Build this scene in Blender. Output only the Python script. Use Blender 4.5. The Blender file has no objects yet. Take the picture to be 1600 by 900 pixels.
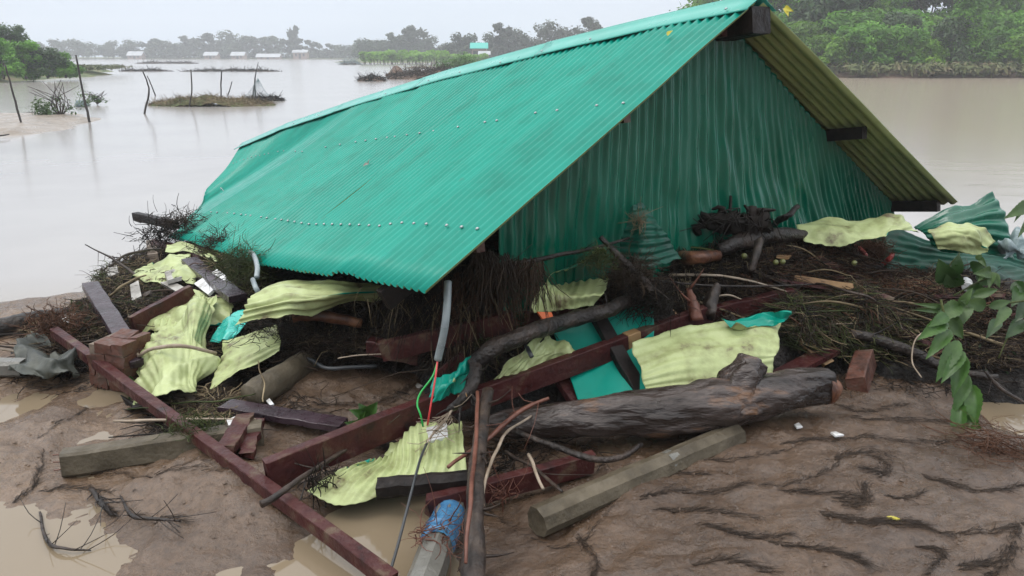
import bpy, math, random
import numpy as np
from mathutils import Vector, noise as mnoise
random.seed(7); rng = np.random.default_rng(11)
scene = bpy.context.scene
C = scene.collection
PI = math.pi

# ------------------------------------------------------------------ camera
F = 1180.0; EYE = 1.9; PITCH = math.atan((450-85)/F)
SP, CP = math.sin(PITCH), math.cos(PITCH)
cam_d = bpy.data.cameras.new('camera'); cam = bpy.data.objects.new('camera', cam_d); C.objects.link(cam)
cam_d.sensor_width = 36.0; cam_d.lens = 36.0*F/1600.0
cam_d.clip_start = 0.05; cam_d.clip_end = 3000
cam.location = (0, 0, EYE); cam.rotation_euler = (PI/2-PITCH, 0, 0)
scene.camera = cam
scene.render.resolution_x = 1600; scene.render.resolution_y = 900
scene.view_settings.view_transform = 'Standard'; scene.view_settings.look = 'None'
scene.view_settings.exposure = 0.18; scene.view_settings.gamma = 1.0
scene.cycles.max_bounces = 6; scene.cycles.diffuse_bounces = 3; scene.cycles.glossy_bounces = 3
scene.cycles.transmission_bounces = 2; scene.cycles.volume_bounces = 1

# ------------------------------------------------------------------ sky and sun (overcast monsoon daylight)
world = bpy.data.worlds.new('World'); scene.world = world; world.use_nodes = True
nt = world.node_tree; N = nt.nodes; Lk = nt.links
for n in list(N): N.remove(n)
out = N.new('ShaderNodeOutputWorld'); bg = N.new('ShaderNodeBackground'); Lk.new(bg.outputs[0], out.inputs[0])
sky = N.new('ShaderNodeTexSky'); sky.sky_type = 'NISHITA'; sky.sun_disc = False
SUN_EL, SUN_AZ = math.radians(60), math.radians(262)
sky.sun_elevation = SUN_EL; sky.sun_rotation = SUN_AZ
sky.air_density = 1.6; sky.dust_density = 7.0; sky.ozone_density = 1.5
tc = N.new('ShaderNodeTexCoord'); sx = N.new('ShaderNodeSeparateXYZ'); Lk.new(tc.outputs['Generated'], sx.inputs[0])
mx = N.new('ShaderNodeMath'); mx.operation = 'MAXIMUM'; Lk.new(sx.outputs['Z'], mx.inputs[0]); mx.inputs[1].default_value = 0
ramp = N.new('ShaderNodeMapRange'); Lk.new(mx.outputs[0], ramp.inputs[0])
ramp.inputs[1].default_value = 0; ramp.inputs[2].default_value = 1; ramp.inputs[3].default_value = 1.0; ramp.inputs[4].default_value = 2.7
cl = N.new('ShaderNodeVectorMath'); cl.operation = 'SCALE'; cl.inputs[0].default_value = (6.6, 7.4, 8.5)
nz = N.new('ShaderNodeTexNoise'); nz.inputs['Scale'].default_value = 1.6; nz.inputs['Detail'].default_value = 3
Lk.new(tc.outputs['Generated'], nz.inputs['Vector'])
nr = N.new('ShaderNodeMapRange'); Lk.new(nz.outputs[0], nr.inputs[0]); nr.inputs[1].default_value = .3; nr.inputs[2].default_value = .7
nr.inputs[3].default_value = .96; nr.inputs[4].default_value = 1.04
mm = N.new('ShaderNodeMath'); mm.operation = 'MULTIPLY'; Lk.new(ramp.outputs[0], mm.inputs[0]); Lk.new(nr.outputs[0], mm.inputs[1])
Lk.new(mm.outputs[0], cl.inputs['Scale'])
ct = N.new('ShaderNodeMix'); ct.data_type = 'RGBA'; Lk.new(mx.outputs[0], ct.inputs[0]); ct.inputs[6].default_value = (6.6, 7.4, 8.5, 1); ct.inputs[7].default_value = (7.6, 7.45, 7.3, 1)
Lk.new(ct.outputs[2], cl.inputs[0])
mix = N.new('ShaderNodeMix'); mix.data_type = 'RGBA'; mix.inputs[0].default_value = 0.9
Lk.new(sky.outputs[0], mix.inputs[6]); Lk.new(cl.outputs[0], mix.inputs[7]); Lk.new(mix.outputs[2], bg.inputs[0])
bg.inputs[1].default_value = 0.10
sun_d = bpy.data.lights.new('sun', 'SUN'); sun_d.energy = 0.9; sun_d.angle = math.radians(24); sun_d.color = (1, .97, .93)
sun = bpy.data.objects.new('sun', sun_d); C.objects.link(sun)
sun.rotation_euler = (PI/2-SUN_EL, 0, PI-SUN_AZ)

# ------------------------------------------------------------------ geometry helpers
def cam_pt(u, v, d):
    """world point seen at photo pixel (u, v) at view depth d"""
    x = (u-800)/F; y = (450-v)/F
    return Vector((d*x, d*(CP+SP*y), EYE+d*(-SP+CP*y)))
def at_z(u, v, z):
    y = (450-v)/F
    return cam_pt(u, v, (z-EYE)/(-SP+CP*y))
def tagit(o, label=None, cat=None, group=None, kind=None):
    if label: o['label'] = label
    if cat: o['category'] = cat
    if group: o['group'] = group
    if kind: o['kind'] = kind
    return o
def empty(name, loc, label=None, cat=None, group=None):
    o = bpy.data.objects.new(name, None); C.objects.link(o); o.location = loc; o.empty_display_size = .1
    return tagit(o, label, cat, group)
def mk(name, verts, faces, mats, parent=None, smooth=True, kind=None):
    V = np.asarray(verts, dtype=np.float32).reshape(-1, 3)
    if parent is not None: org = np.array(parent['_o'] if '_o' in parent else parent.location, dtype=np.float32)
    else:
        org = V.mean(0); org[2] = V[:, 2].min()
    V = V-org
    me = bpy.data.meshes.new(name)
    if isinstance(faces, np.ndarray):
        k = faces.shape[1]; nf = len(faces)
        me.vertices.add(len(V)); me.vertices.foreach_set('co', V.ravel())
        me.loops.add(nf*k); me.loops.foreach_set('vertex_index', faces.ravel().astype(np.int32))
        me.polygons.add(nf); me.polygons.foreach_set('loop_start', np.arange(0, nf*k, k, dtype=np.int32))
        me.polygons.foreach_set('loop_total', np.full(nf, k, dtype=np.int32)); me.update(calc_edges=True)
    else:
        me.from_pydata([tuple(map(float, p)) for p in V], [], faces)
    if not isinstance(mats, (list, tuple)): mats = [mats]
    for m in mats: me.materials.append(m)
    if smooth: me.polygons.foreach_set('use_smooth', np.ones(len(me.polygons), dtype=bool))
    o = bpy.data.objects.new(name, me); C.objects.link(o)
    if parent is None: o.location = org
    else:
        o.parent = parent
        if '_o' in parent or parent.type == 'MESH': pass
    if kind: o['kind'] = kind
    return o
def child(name, verts, faces, mats, parent, root_loc, smooth=True):
    """sub-part: parent is itself at the origin of its thing"""
    V = np.asarray(verts, dtype=np.float32).reshape(-1, 3)-np.array(root_loc, dtype=np.float32)
    me = bpy.data.meshes.new(name); me.from_pydata([tuple(map(float, p)) for p in V], [], faces if not isinstance(faces, np.ndarray) else faces.tolist())
    for m in (mats if isinstance(mats, (list, tuple)) else [mats]): me.materials.append(m)
    if smooth: me.polygons.foreach_set('use_smooth', np.ones(len(me.polygons), dtype=bool))
    o = bpy.data.objects.new(name, me); C.objects.link(o); o.parent = parent
    return o
def dup(root, loc=None, rotz=None, scale=None, label=None, group=None):
    r = root.copy(); C.objects.link(r)
    if loc is not None: r.location = loc
    if rotz is not None: r.rotation_euler = (0, 0, rotz)
    if scale is not None: r.scale = scale if hasattr(scale, '__len__') else (scale,)*3
    if label: r['label'] = label
    if group: r['group'] = group
    for ch in list(root.children):
        c = ch.copy(); C.objects.link(c); c.parent = r
        for g in list(ch.children):
            d = g.copy(); C.objects.link(d); d.parent = c
    return r
def box_vf(p0, p1, w, h, roll=0.0, jit=0.0, n=1, chamfer=0.0, up=None):
    """beam from p0 to p1, w wide and h high, n segments, optional chamfer"""
    p0, p1 = Vector(p0), Vector(p1); ax = (p1-p0).normalized()
    U = Vector(up) if up is not None else Vector((0, 0, 1))
    s = ax.cross(U).normalized(); t = s.cross(ax).normalized()
    cr, sr = math.cos(roll), math.sin(roll)
    s2 = s*cr+t*sr; t2 = -s*sr+t*cr
    c = chamfer if chamfer > 0 else min(w, h)*.06
    prof = [(-w/2+c, -h/2), (w/2-c, -h/2), (w/2, -h/2+c), (w/2, h/2-c), (w/2-c, h/2), (-w/2+c, h/2), (-w/2, h/2-c), (-w/2, -h/2+c)]
    V = []; Fs = []
    for i in range(n+1):
        f = i/n; b = p0.lerp(p1, f)+s2*random.uniform(-jit, jit)+t2*random.uniform(-jit, jit)
        for a, bb in prof: V.append(b+s2*(a+random.uniform(-.4, .4)*jit)+t2*(bb+random.uniform(-.4, .4)*jit)+(ax*random.uniform(-4, 4)*jit if i in (0, n) else Vector((0, 0, 0))))
    for i in range(n):
        for k in range(8):
            a = i*8+k; b = i*8+(k+1) % 8; Fs.append((a, b, b+8, a+8))
    Fs.append(tuple(range(7, -1, -1))); Fs.append(tuple(n*8+k for k in range(8)))
    return V, Fs
def join(*vfs):
    V = []; Fs = []
    for v, f in vfs:
        o = len(V); V += [Vector(p) for p in v]; Fs += [tuple(i+o for i in q) for q in f]
    return V, Fs
def catmull(P, n):
    P = [Vector(p) for p in P]
    if len(P) == 2: return [P[0].lerp(P[1], i/(n-1)) for i in range(n)]
    Q = [P[0]*2-P[1]]+P+[P[-1]*2-P[-2]]
    m = len(P)-1; res = []
    for i in range(n):
        x = i/(n-1)*m; k = min(int(x), m-1); t = x-k
        a, b, c, d = Q[k], Q[k+1], Q[k+2], Q[k+3]
        res.append(.5*((2*b)+(c-a)*t+(2*a-5*b+4*c-d)*t*t+(3*b-a-3*c+d)*t**3))
    return res
def tube_vf(path, radii, seg=8, rough=0.0, rfreq=8.0, n=None, caps=True, seed=0, flat=1.0, wob=0.0):
    m = n or max(2, len(path)*4)
    pts = catmull(path, m)
    if not hasattr(radii, '__len__'): radii = [radii, radii]
    if wob:
        for i in range(1, m-1):
            pts[i] = pts[i]+Vector(mnoise.noise_vector(pts[i]*6+Vector((seed, 0, 0))))*wob
    V = []; Fs = []
    ref = None
    for i in range(m):
        t = (pts[min(i+1, m-1)]-pts[max(i-1, 0)]).normalized()
        if ref is None: ref = t.orthogonal().normalized()
        ref = (ref-t*ref.dot(t)).normalized(); b = t.cross(ref)
        x = i/(m-1)*(len(radii)-1); k = min(int(x), len(radii)-2); r = radii[k]*(1-x+k)+radii[k+1]*(x-k)
        for j in range(seg):
            a = 2*PI*j/seg; dirv = ref*math.cos(a)+b*math.sin(a)*flat
            rr = r
            if rough: rr *= 1+rough*mnoise.fractal(pts[i]*rfreq+dirv*1.3+Vector((seed*3.1, 0, 0)), 1, 2, 3)
            V.append(pts[i]+dirv*rr)
    for i in range(m-1):
        for j in range(seg):
            a = i*seg+j; b2 = i*seg+(j+1) % seg; Fs.append((a, b2, b2+seg, a+seg))
    if caps:
        Fs.append(tuple(range(seg-1, -1, -1))); Fs.append(tuple((m-1)*seg+k for k in range(seg)))
    return V, Fs

# ------------------------------------------------------------------ materials
def pm(name, cols, scale=4.0, rough=(.5, .8), bump=.2, bscale=30.0, spec=.5, coat=0.0, stretch=(1, 1, 1), detail=6, objrand=0.0, metallic=0.0, pos=None, bdist=.01, coords='Object', transl=0.0, mid=(.35, .65), coatr=.1):
    m = bpy.data.materials.new(name); m.use_nodes = True
    nt = m.node_tree; N = nt.nodes; L = nt.links; P = N['Principled BSDF']
    tc = N.new('ShaderNodeTexCoord'); mp = N.new('ShaderNodeMapping'); mp.inputs['Scale'].default_value = stretch
    L.new(tc.outputs[coords], mp.inputs[0])
    n1 = N.new('ShaderNodeTexNoise'); n1.inputs['Scale'].default_value = scale; n1.inputs['Detail'].default_value = detail; n1.inputs['Roughness'].default_value = .62
    L.new(mp.outputs[0], n1.inputs['Vector'])
    cr = N.new('ShaderNodeValToRGB'); L.new(n1.outputs[0], cr.inputs[0])
    el = cr.color_ramp.elements
    while len(el) < len(cols): el.new(.5)
    for i, c in enumerate(cols):
        el[i].position = pos[i] if pos else mid[0]+(mid[1]-mid[0])*i/max(1, len(cols)-1); el[i].color = (*c, 1)
    src = cr.outputs[0]
    if objrand:
        oi = N.new('ShaderNodeObjectInfo'); hs = N.new('ShaderNodeHueSaturation')
        mr = N.new('ShaderNodeMapRange'); L.new(oi.outputs['Random'], mr.inputs[0]); mr.inputs[3].default_value = 1-objrand; mr.inputs[4].default_value = 1+objrand
        L.new(mr.outputs[0], hs.inputs['Value']); L.new(src, hs.inputs['Color']); src = hs.outputs[0]
    L.new(src, P.inputs['Base Color'])
    n2 = N.new('ShaderNodeTexNoise'); n2.inputs['Scale'].default_value = scale*2.3; n2.inputs['Detail'].default_value = 4
    L.new(mp.outputs[0], n2.inputs['Vector'])
    r = N.new('ShaderNodeMapRange'); L.new(n2.outputs[0], r.inputs[0]); r.inputs[1].default_value = .35; r.inputs[2].default_value = .65
    r.inputs[3].default_value = rough[0]; r.inputs[4].default_value = rough[1]; L.new(r.outputs[0], P.inputs['Roughness'])
    P.inputs['Specular IOR Level'].default_value = spec; P.inputs['Coat Weight'].default_value = coat; P.inputs['Coat Roughness'].default_value = coatr
    P.inputs['Metallic'].default_value = metallic
    if bump:
        n3 = N.new('ShaderNodeTexNoise'); n3.inputs['Scale'].default_value = bscale; n3.inputs['Detail'].default_value = 5
        L.new(mp.outputs[0], n3.inputs['Vector'])
        b = N.new('ShaderNodeBump'); b.inputs['Strength'].default_value = bump; b.inputs['Distance'].default_value = bdist
        L.new(n3.outputs[0], b.inputs['Height']); L.new(b.outputs[0], P.inputs['Normal'])
    if transl:
        P.inputs['Subsurface Weight'].default_value = 0
        tr = N.new('ShaderNodeBsdfTranslucent'); L.new(src, tr.inputs[0]); ms = N.new('ShaderNodeMixShader'); ms.inputs[0].default_value = transl
        L.new(P.outputs[0], ms.inputs[1]); L.new(tr.outputs[0], ms.inputs[2]); L.new(ms.outputs[0], N['Material Output'].inputs[0])
    return m
M = {}
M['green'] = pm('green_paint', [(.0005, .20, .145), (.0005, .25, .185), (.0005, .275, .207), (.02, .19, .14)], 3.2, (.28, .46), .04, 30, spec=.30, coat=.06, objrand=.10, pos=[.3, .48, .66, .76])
M['green_darkened'] = pm('green_paint_darkened', [(.0003, .082, .047), (.0006, .125, .075)], 1.6, (.05, .5), .6, 9, spec=.6, coat=.16, stretch=(1, 1, .13), bdist=.02, coatr=.08)  # roof green darkened: the gable wall's shade is put into the colour
M['green_deep'] = pm('deep_green_paint', [(.0006, .035, .022), (.001, .075, .048), (.012, .045, .030)], 4, (.3, .5), .1, 20, spec=.35)  # darker, less glossy green for two of the torn sheets
M['cap'] = pm('ridge_cap_sky_sheen', [(.035, .33, .26), (.06, .40, .33)], 2, (.25, .4), .03, 40, coat=.3)  # same roof green, lightened: sky reflection on the cap is in the colour
M['pale'] = pm('pale_green_back_coat', [(.13, .105, .06), (.28, .31, .14), (.39, .45, .21), (.46, .52, .27)], 5.5, (.3, .6), .3, 12, spec=.4, pos=[.33, .40, .52, .7])
M['pale_under'] = pm('pale_green_underside', [(.26, .30, .12), (.34, .38, .16)], 3, (.5, .7), .05, 14)
M['maroon'] = pm('maroon_painted_timber', [(.016, .007, .007), (.048, .012, .012), (.062, .017, .015), (.105, .070, .046)], 8, (.3, .62), .7, 40, spec=.3, pos=[.3, .42, .55, .66])
M['purple'] = pm('wet_violet_brown_timber', [(.022, .014, .018), (.045, .027, .036)], 7, (.15, .42), .5, 34, spec=.5)
M['blacktimber'] = pm('blackened_timber', [(.005, .004, .004), (.018, .011, .009)], 8, (.4, .7), .5, 50, spec=.3)
M['concrete'] = pm('muddy_concrete', [(.055, .044, .028), (.095, .078, .052), (.135, .112, .078)], 6, (.4, .75), .5, 60, spec=.35)
M['concrete2'] = pm('wet_grey_concrete', [(.10, .098, .085), (.18, .175, .155)], 5, (.25, .5), .25, 60)
M['bark'] = pm('wet_dark_bark', [(.006, .004, .0035), (.018, .012, .009), (.050, .034, .026)], 9, (.3, .65), .8, 45, stretch=(1, 1, 1), bdist=.02)
M['twigbark'] = pm('brown_branch_bark', [(.011, .007, .005), (.032, .020, .014), (.065, .045, .032)], 12, (.4, .7), .6, 60)
M['redtwig'] = pm('reddish_root', [(.09, .03, .018), (.17, .065, .04)], 12, (.35, .6), .3, 60)
M['orangewood'] = pm('peeled_orange_wood', [(.03, .012, .008), (.12, .045, .022), (.24, .11, .055)], 10, (.3, .55), .6, 40)
M['paletwig'] = pm('bleached_twig', [(.22, .17, .12), (.38, .31, .24)], 12, (.4, .7), .3, 60)
M['brick'] = pm('fired_brick', [(.045, .018, .011), (.10, .036, .022), (.085, .055, .040)], 9, (.4, .8), .5, 60)
M['mortar'] = pm('muddy_mortar', [(.12, .09, .07), (.2, .16, .12)], 9, (.6, .9), .5, 60)
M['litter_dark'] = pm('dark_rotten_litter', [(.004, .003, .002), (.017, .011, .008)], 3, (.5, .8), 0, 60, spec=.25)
M['litter_mid'] = pm('brown_litter', [(.014, .009, .006), (.062, .040, .025)], 3, (.5, .8), 0, 60, spec=.25)
M['straw'] = pm('wet_straw', [(.06, .045, .024), (.17, .13, .075), (.30, .24, .15)], 2.5, (.5, .8), 0, 60, spec=.25)
M['redlitter'] = pm('reddish_straw', [(.05, .022, .012), (.13, .062, .035)], 2.5, (.5, .8), 0, 60, spec=.25)
M['grass'] = pm('matted_green_grass', [(.014, .020, .006), (.045, .060, .016), (.11, .12, .045)], 2.5, (.5, .8), 0, 60, spec=.25)
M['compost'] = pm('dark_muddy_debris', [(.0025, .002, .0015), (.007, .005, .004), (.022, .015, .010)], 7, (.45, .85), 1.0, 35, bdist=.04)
M['white'] = pm('white_plastic', [(.30, .28, .25), (.62, .63, .63), (.72, .73, .74)], 9, (.3, .5), .1, 30)
M['foam'] = pm('dirty_white_board', [(.10, .085, .065), (.42, .41, .38)], 6, (.4, .7), .2, 30)
M['conduit'] = pm('grey_pvc', [(.17, .20, .21), (.30, .35, .36)], 4, (.25, .4), .05, 40)
M['wire_g'] = pm('green_insulation', [(.01, .30, .05), (.015, .36, .07)], 4, (.25, .35), 0)
M['wire_r'] = pm('red_insulation', [(.50, .04, .04), (.55, .06, .06)], 4, (.25, .35), 0)
M['cable'] = pm('black_cable_sheath', [(.02, .022, .024), (.05, .055, .06)], 4, (.25, .4), 0)
M['leaf'] = pm('fresh_leaf', [(.03, .085, .014), (.075, .17, .03)], 8, (.3, .5), .2, 40, transl=.25)
M['leafpale'] = pm('pale_leaf', [(.04, .085, .022), (.10, .17, .055)], 8, (.35, .55), .2, 40, transl=.25)
M['leafyellow'] = pm('yellow_leaf', [(.45, .38, .03), (.55, .5, .06)], 8, (.35, .55), .2, 40, transl=.2)
M['leafdark'] = pm('dark_wet_leaf', [(.018, .05, .012), (.04, .09, .022)], 8, (.25, .5), .2, 40, transl=.15)
M['bluewrap'] = pm('blue_plastic_wrap', [(.03, .10, .22), (.08, .25, .44)], 12, (.12, .3), .5, 25, coat=.3)
M['tealcloth'] = pm('teal_plastic', [(.02, .35, .30), (.05, .5, .42)], 8, (.2, .4), .4, 25, coat=.2)
M['redcloth'] = pm('red_cloth', [(.20, .022, .015), (.33, .04, .03)], 9, (.4, .6), .4, 40)
M['netrag'] = pm('bluish_torn_netting', [(.10, .15, .16), (.26, .33, .34)], 14, (.35, .6), .6, 40)
M['clothdark'] = pm('muddy_dark_cloth', [(.02, .025, .022), (.07, .075, .06)], 7, (.4, .7), .6, 25)
M['screw'] = pm('zinc_screw', [(.30, .34, .34), (.42, .46, .46)], 9, (.2, .35), 0, metallic=.6)
M['orangebit'] = pm('orange_plastic', [(.55, .09, .01), (.65, .14, .02)], 9, (.3, .45), .2, 30)
M['fruit'] = pm('olive_fruit', [(.10, .11, .03), (.16, .17, .06)], 9, (.25, .4), 0)
M['tan'] = pm('bare_tan_wood', [(.20, .11, .05), (.33, .2, .09)], 9, (.4, .6), .3, 40)
M['canopy'] = pm('bank_foliage', [(.035, .11, .008), (.10, .26, .02), (.17, .38, .035)], .5, (.45, .65), 0, objrand=.25, transl=.45)
M['canopy_b'] = pm('bank_foliage_light', [(.08, .18, .012), (.16, .34, .026), (.25, .44, .04)], .45, (.45, .65), 0, objrand=.25, transl=.45)
M['canopy_d'] = pm('bank_foliage_dark', [(.022, .055, .014), (.055, .115, .028)], .5, (.45, .65), 0, objrand=.2, transl=.2)
M['farleaf'] = pm('far_foliage', [(.025, .04, .02), (.05, .075, .035)], .3, (.6, .8), 0, objrand=.25, transl=.2)
M['trunk'] = pm('tree_bark', [(.05, .038, .028), (.10, .08, .06)], 3, (.7, .9), .4, 12)
M['bankgrass'] = pm('bank_grass', [(.045, .07, .02), (.10, .12, .04), (.13, .10, .055)], .8, (.7, .9), .3, 8, objrand=.1)
M['pole'] = pm('dark_wet_pole', [(.012, .010, .009), (.045, .036, .03)], 5, (.5, .7), .3, 30)
M['roofwhite'] = pm('pale_tin_roof', [(.30, .32, .34), (.42, .44, .46)], .5, (.4, .6), 0)
M['roofteal'] = pm('teal_tin_roof', [(.03, .38, .32), (.05, .45, .38)], .5, (.4, .6), 0)
M['farwall'] = pm('far_house_wall', [(.22, .15, .12), (.30, .22, .18)], .5, (.7, .9), 0)
M['glassdark'] = pm('dark_window', [(.02, .02, .025), (.04, .04, .05)], .5, (.2, .4), 0)
M['mudbank'] = pm('brown_bank_mud', [(.10, .06, .04), (.19, .125, .085)], 1.2, (.5, .8), .5, 8, bdist=.05)
M['sand'] = pm('wet_sand', [(.20, .165, .13), (.29, .245, .20)], 1.6, (.25, .5), .25, 20)

# mud: wet sheen put in as a lighter grey to the left, browner to the right, wetness varies
def mud_mat():
    m = bpy.data.materials.new('river_mud'); m.use_nodes = True
    nt = m.node_tree; N = nt.nodes; L = nt.links; P = N['Principled BSDF']
    g = N.new('ShaderNodeNewGeometry')
    def noise(sc, det=6, r=.6):
        n = N.new('ShaderNodeTexNoise'); n.inputs['Scale'].default_value = sc; n.inputs['Detail'].default_value = det; n.inputs['Roughness'].default_value = r
        L.new(g.outputs['Position'], n.inputs['Vector']); return n
    n1 = noise(2.2); cr = N.new('ShaderNodeValToRGB'); L.new(n1.outputs[0], cr.inputs[0])
    e = cr.color_ramp.elements; e[0].position = .3; e[0].color = (.058, .034, .020, 1); e[1].position = .7; e[1].color = (.122, .077, .047, 1)
    nf = noise(26, 5, .7); cf = N.new('ShaderNodeValToRGB'); L.new(nf.outputs[0], cf.inputs[0])
    e = cf.color_ramp.elements; e[0].position = .33; e[0].color = (.62, .60, .58, 1); e[1].position = .6; e[1].color = (1.06, 1.05, 1.04, 1)
    mu = N.new('ShaderNodeMix'); mu.data_type = 'RGBA'; mu.blend_type = 'MULTIPLY'; mu.inputs[0].default_value = 1
    L.new(cr.outputs[0], mu.inputs[6]); L.new(cf.outputs[0], mu.inputs[7])
    sx = N.new('ShaderNodeSeparateXYZ'); L.new(g.outputs['Position'], sx.inputs[0])
    n4 = noise(1.1, 3)
    ad = N.new('ShaderNodeMath'); ad.operation = 'MULTIPLY_ADD'; L.new(n4.outputs[0], ad.inputs[0]); ad.inputs[1].default_value = 1.6; L.new(sx.outputs['X'], ad.inputs[2])
    mr = N.new('ShaderNodeMapRange'); L.new(ad.outputs[0], mr.inputs[0]); mr.inputs[1].default_value = -1.3; mr.inputs[2].default_value = .1; mr.inputs[3].default_value = 1; mr.inputs[4].default_value = 0
    gm = N.new('ShaderNodeMix'); gm.data_type = 'RGBA'; L.new(mr.outputs[0], gm.inputs[0]); L.new(mu.outputs[2], gm.inputs[6])
    mg = N.new('ShaderNodeMix'); mg.data_type = 'RGBA'; mg.blend_type = 'MULTIPLY'; mg.inputs[0].default_value = 1
    mg.inputs[7].default_value = (1.65, 1.75, 1.80, 1); L.new(mu.outputs[2], mg.inputs[6]); L.new(mg.outputs[2], gm.inputs[7])
    L.new(gm.outputs[2], P.inputs['Base Color'])
    n5 = noise(5, 4); rr = N.new('ShaderNodeMapRange'); L.new(n5.outputs[0], rr.inputs[0]); rr.inputs[1].default_value = .35; rr.inputs[2].default_value = .65
    rr.inputs[3].default_value = .16; rr.inputs[4].default_value = .50
    low = N.new('ShaderNodeMapRange'); L.new(sx.outputs['Z'], low.inputs[0]); low.inputs[1].default_value = 0; low.inputs[2].default_value = .05; low.inputs[3].default_value = .45; low.inputs[4].default_value = 1
    rm = N.new('ShaderNodeMath'); rm.operation = 'MULTIPLY'; L.new(rr.outputs[0], rm.inputs[0]); L.new(low.outputs[0], rm.inputs[1]); L.new(rm.outputs[0], P.inputs['Roughness'])
    P.inputs['Specular IOR Level'].default_value = .75
    nb = noise(38, 8, .75); b = N.new('ShaderNodeBump'); b.inputs['Strength'].default_value = .7; b.inputs['Distance'].default_value = .014; L.new(nb.outputs[0], b.inputs['Height'])
    nb2 = noise(9, 5, .6); b2 = N.new('ShaderNodeBump'); b2.inputs['Strength'].default_value = .7; b2.inputs['Distance'].default_value = .03; L.new(nb2.outputs[0], b2.inputs['Height']); L.new(b.outputs[0], b2.inputs['Normal'])
    L.new(b2.outputs[0], P.inputs['Normal'])
    return m
M['mud'] = mud_mat()
M['rootlet'] = pm('mud_coated_rootlets', [(.020, .013, .009), (.055, .037, .025)], 6, (.4, .7), 0, 60, spec=.3)
def water_mat():
    m = bpy.data.materials.new('muddy_flood_water'); m.use_nodes = True
    nt = m.node_tree; N = nt.nodes; L = nt.links; P = N['Principled BSDF']
    g = N.new('ShaderNodeNewGeometry'); mp = N.new('ShaderNodeMapping'); mp.inputs['Scale'].default_value = (.5, 1.2, 1); L.new(g.outputs['Position'], mp.inputs[0])
    n = N.new('ShaderNodeTexNoise'); n.inputs['Scale'].default_value = 2.2; n.inputs['Detail'].default_value = 4; L.new(mp.outputs[0], n.inputs['Vector'])
    # the open river (right) is ruffled by current, the flooded field (left) nearly still
    sx = N.new('ShaderNodeSeparateXYZ'); L.new(g.outputs['Position'], sx.inputs[0])
    mr = N.new('ShaderNodeMapRange'); L.new(sx.outputs['X'], mr.inputs[0]); mr.inputs[1].default_value = 2; mr.inputs[2].default_value = 7; mr.inputs[3].default_value = .03; mr.inputs[4].default_value = .16
    b = N.new('ShaderNodeBump'); b.inputs['Distance'].default_value = .03; L.new(mr.outputs[0], b.inputs['Strength']); L.new(n.outputs[0], b.inputs['Height']); L.new(b.outputs[0], P.inputs['Normal'])
    n2 = N.new('ShaderNodeTexNoise'); n2.inputs['Scale'].default_value = .35; n2.inputs['Detail'].default_value = 4; L.new(g.outputs['Position'], n2.inputs['Vector'])
    cr = N.new('ShaderNodeValToRGB'); L.new(n2.outputs[0], cr.inputs[0]); e = cr.color_ramp.elements
    e[0].position = .35; e[0].color = (.29, .27, .255, 1); e[1].position = .65; e[1].color = (.345, .325, .305, 1)
    sh = N.new('ShaderNodeMapRange'); L.new(sx.outputs['Y'], sh.inputs[0]); sh.inputs[1].default_value = 4.2; sh.inputs[2].default_value = 6.5; sh.inputs[3].default_value = 0; sh.inputs[4].default_value = 1
    mw = N.new('ShaderNodeMix'); mw.data_type = 'RGBA'; mw.inputs[6].default_value = (.21, .165, .11, 1); L.new(cr.outputs[0], mw.inputs[7]); L.new(sh.outputs[0], mw.inputs[0])
    rv = N.new('ShaderNodeMapRange'); L.new(sx.outputs['X'], rv.inputs[0]); rv.inputs[1].default_value = 3; rv.inputs[2].default_value = 12; rv.inputs[3].default_value = 0; rv.inputs[4].default_value = 1
    mv = N.new('ShaderNodeMix'); mv.data_type = 'RGBA'; L.new(rv.outputs[0], mv.inputs[0]); L.new(mw.outputs[2], mv.inputs[6]); mv.inputs[7].default_value = (.33, .275, .215, 1)
    L.new(mv.outputs[2], P.inputs['Base Color'])
    rg_ = N.new('ShaderNodeMapRange'); L.new(sx.outputs['Y'], rg_.inputs[0]); rg_.inputs[1].default_value = 4.2; rg_.inputs[2].default_value = 12; rg_.inputs[3].default_value = .05; rg_.inputs[4].default_value = .17; L.new(rg_.outputs[0], P.inputs['Roughness'])
    P.inputs['IOR'].default_value = 1.42
    P.inputs['Specular IOR Level'].default_value = .75
    return m
M['water'] = water_mat()

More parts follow.
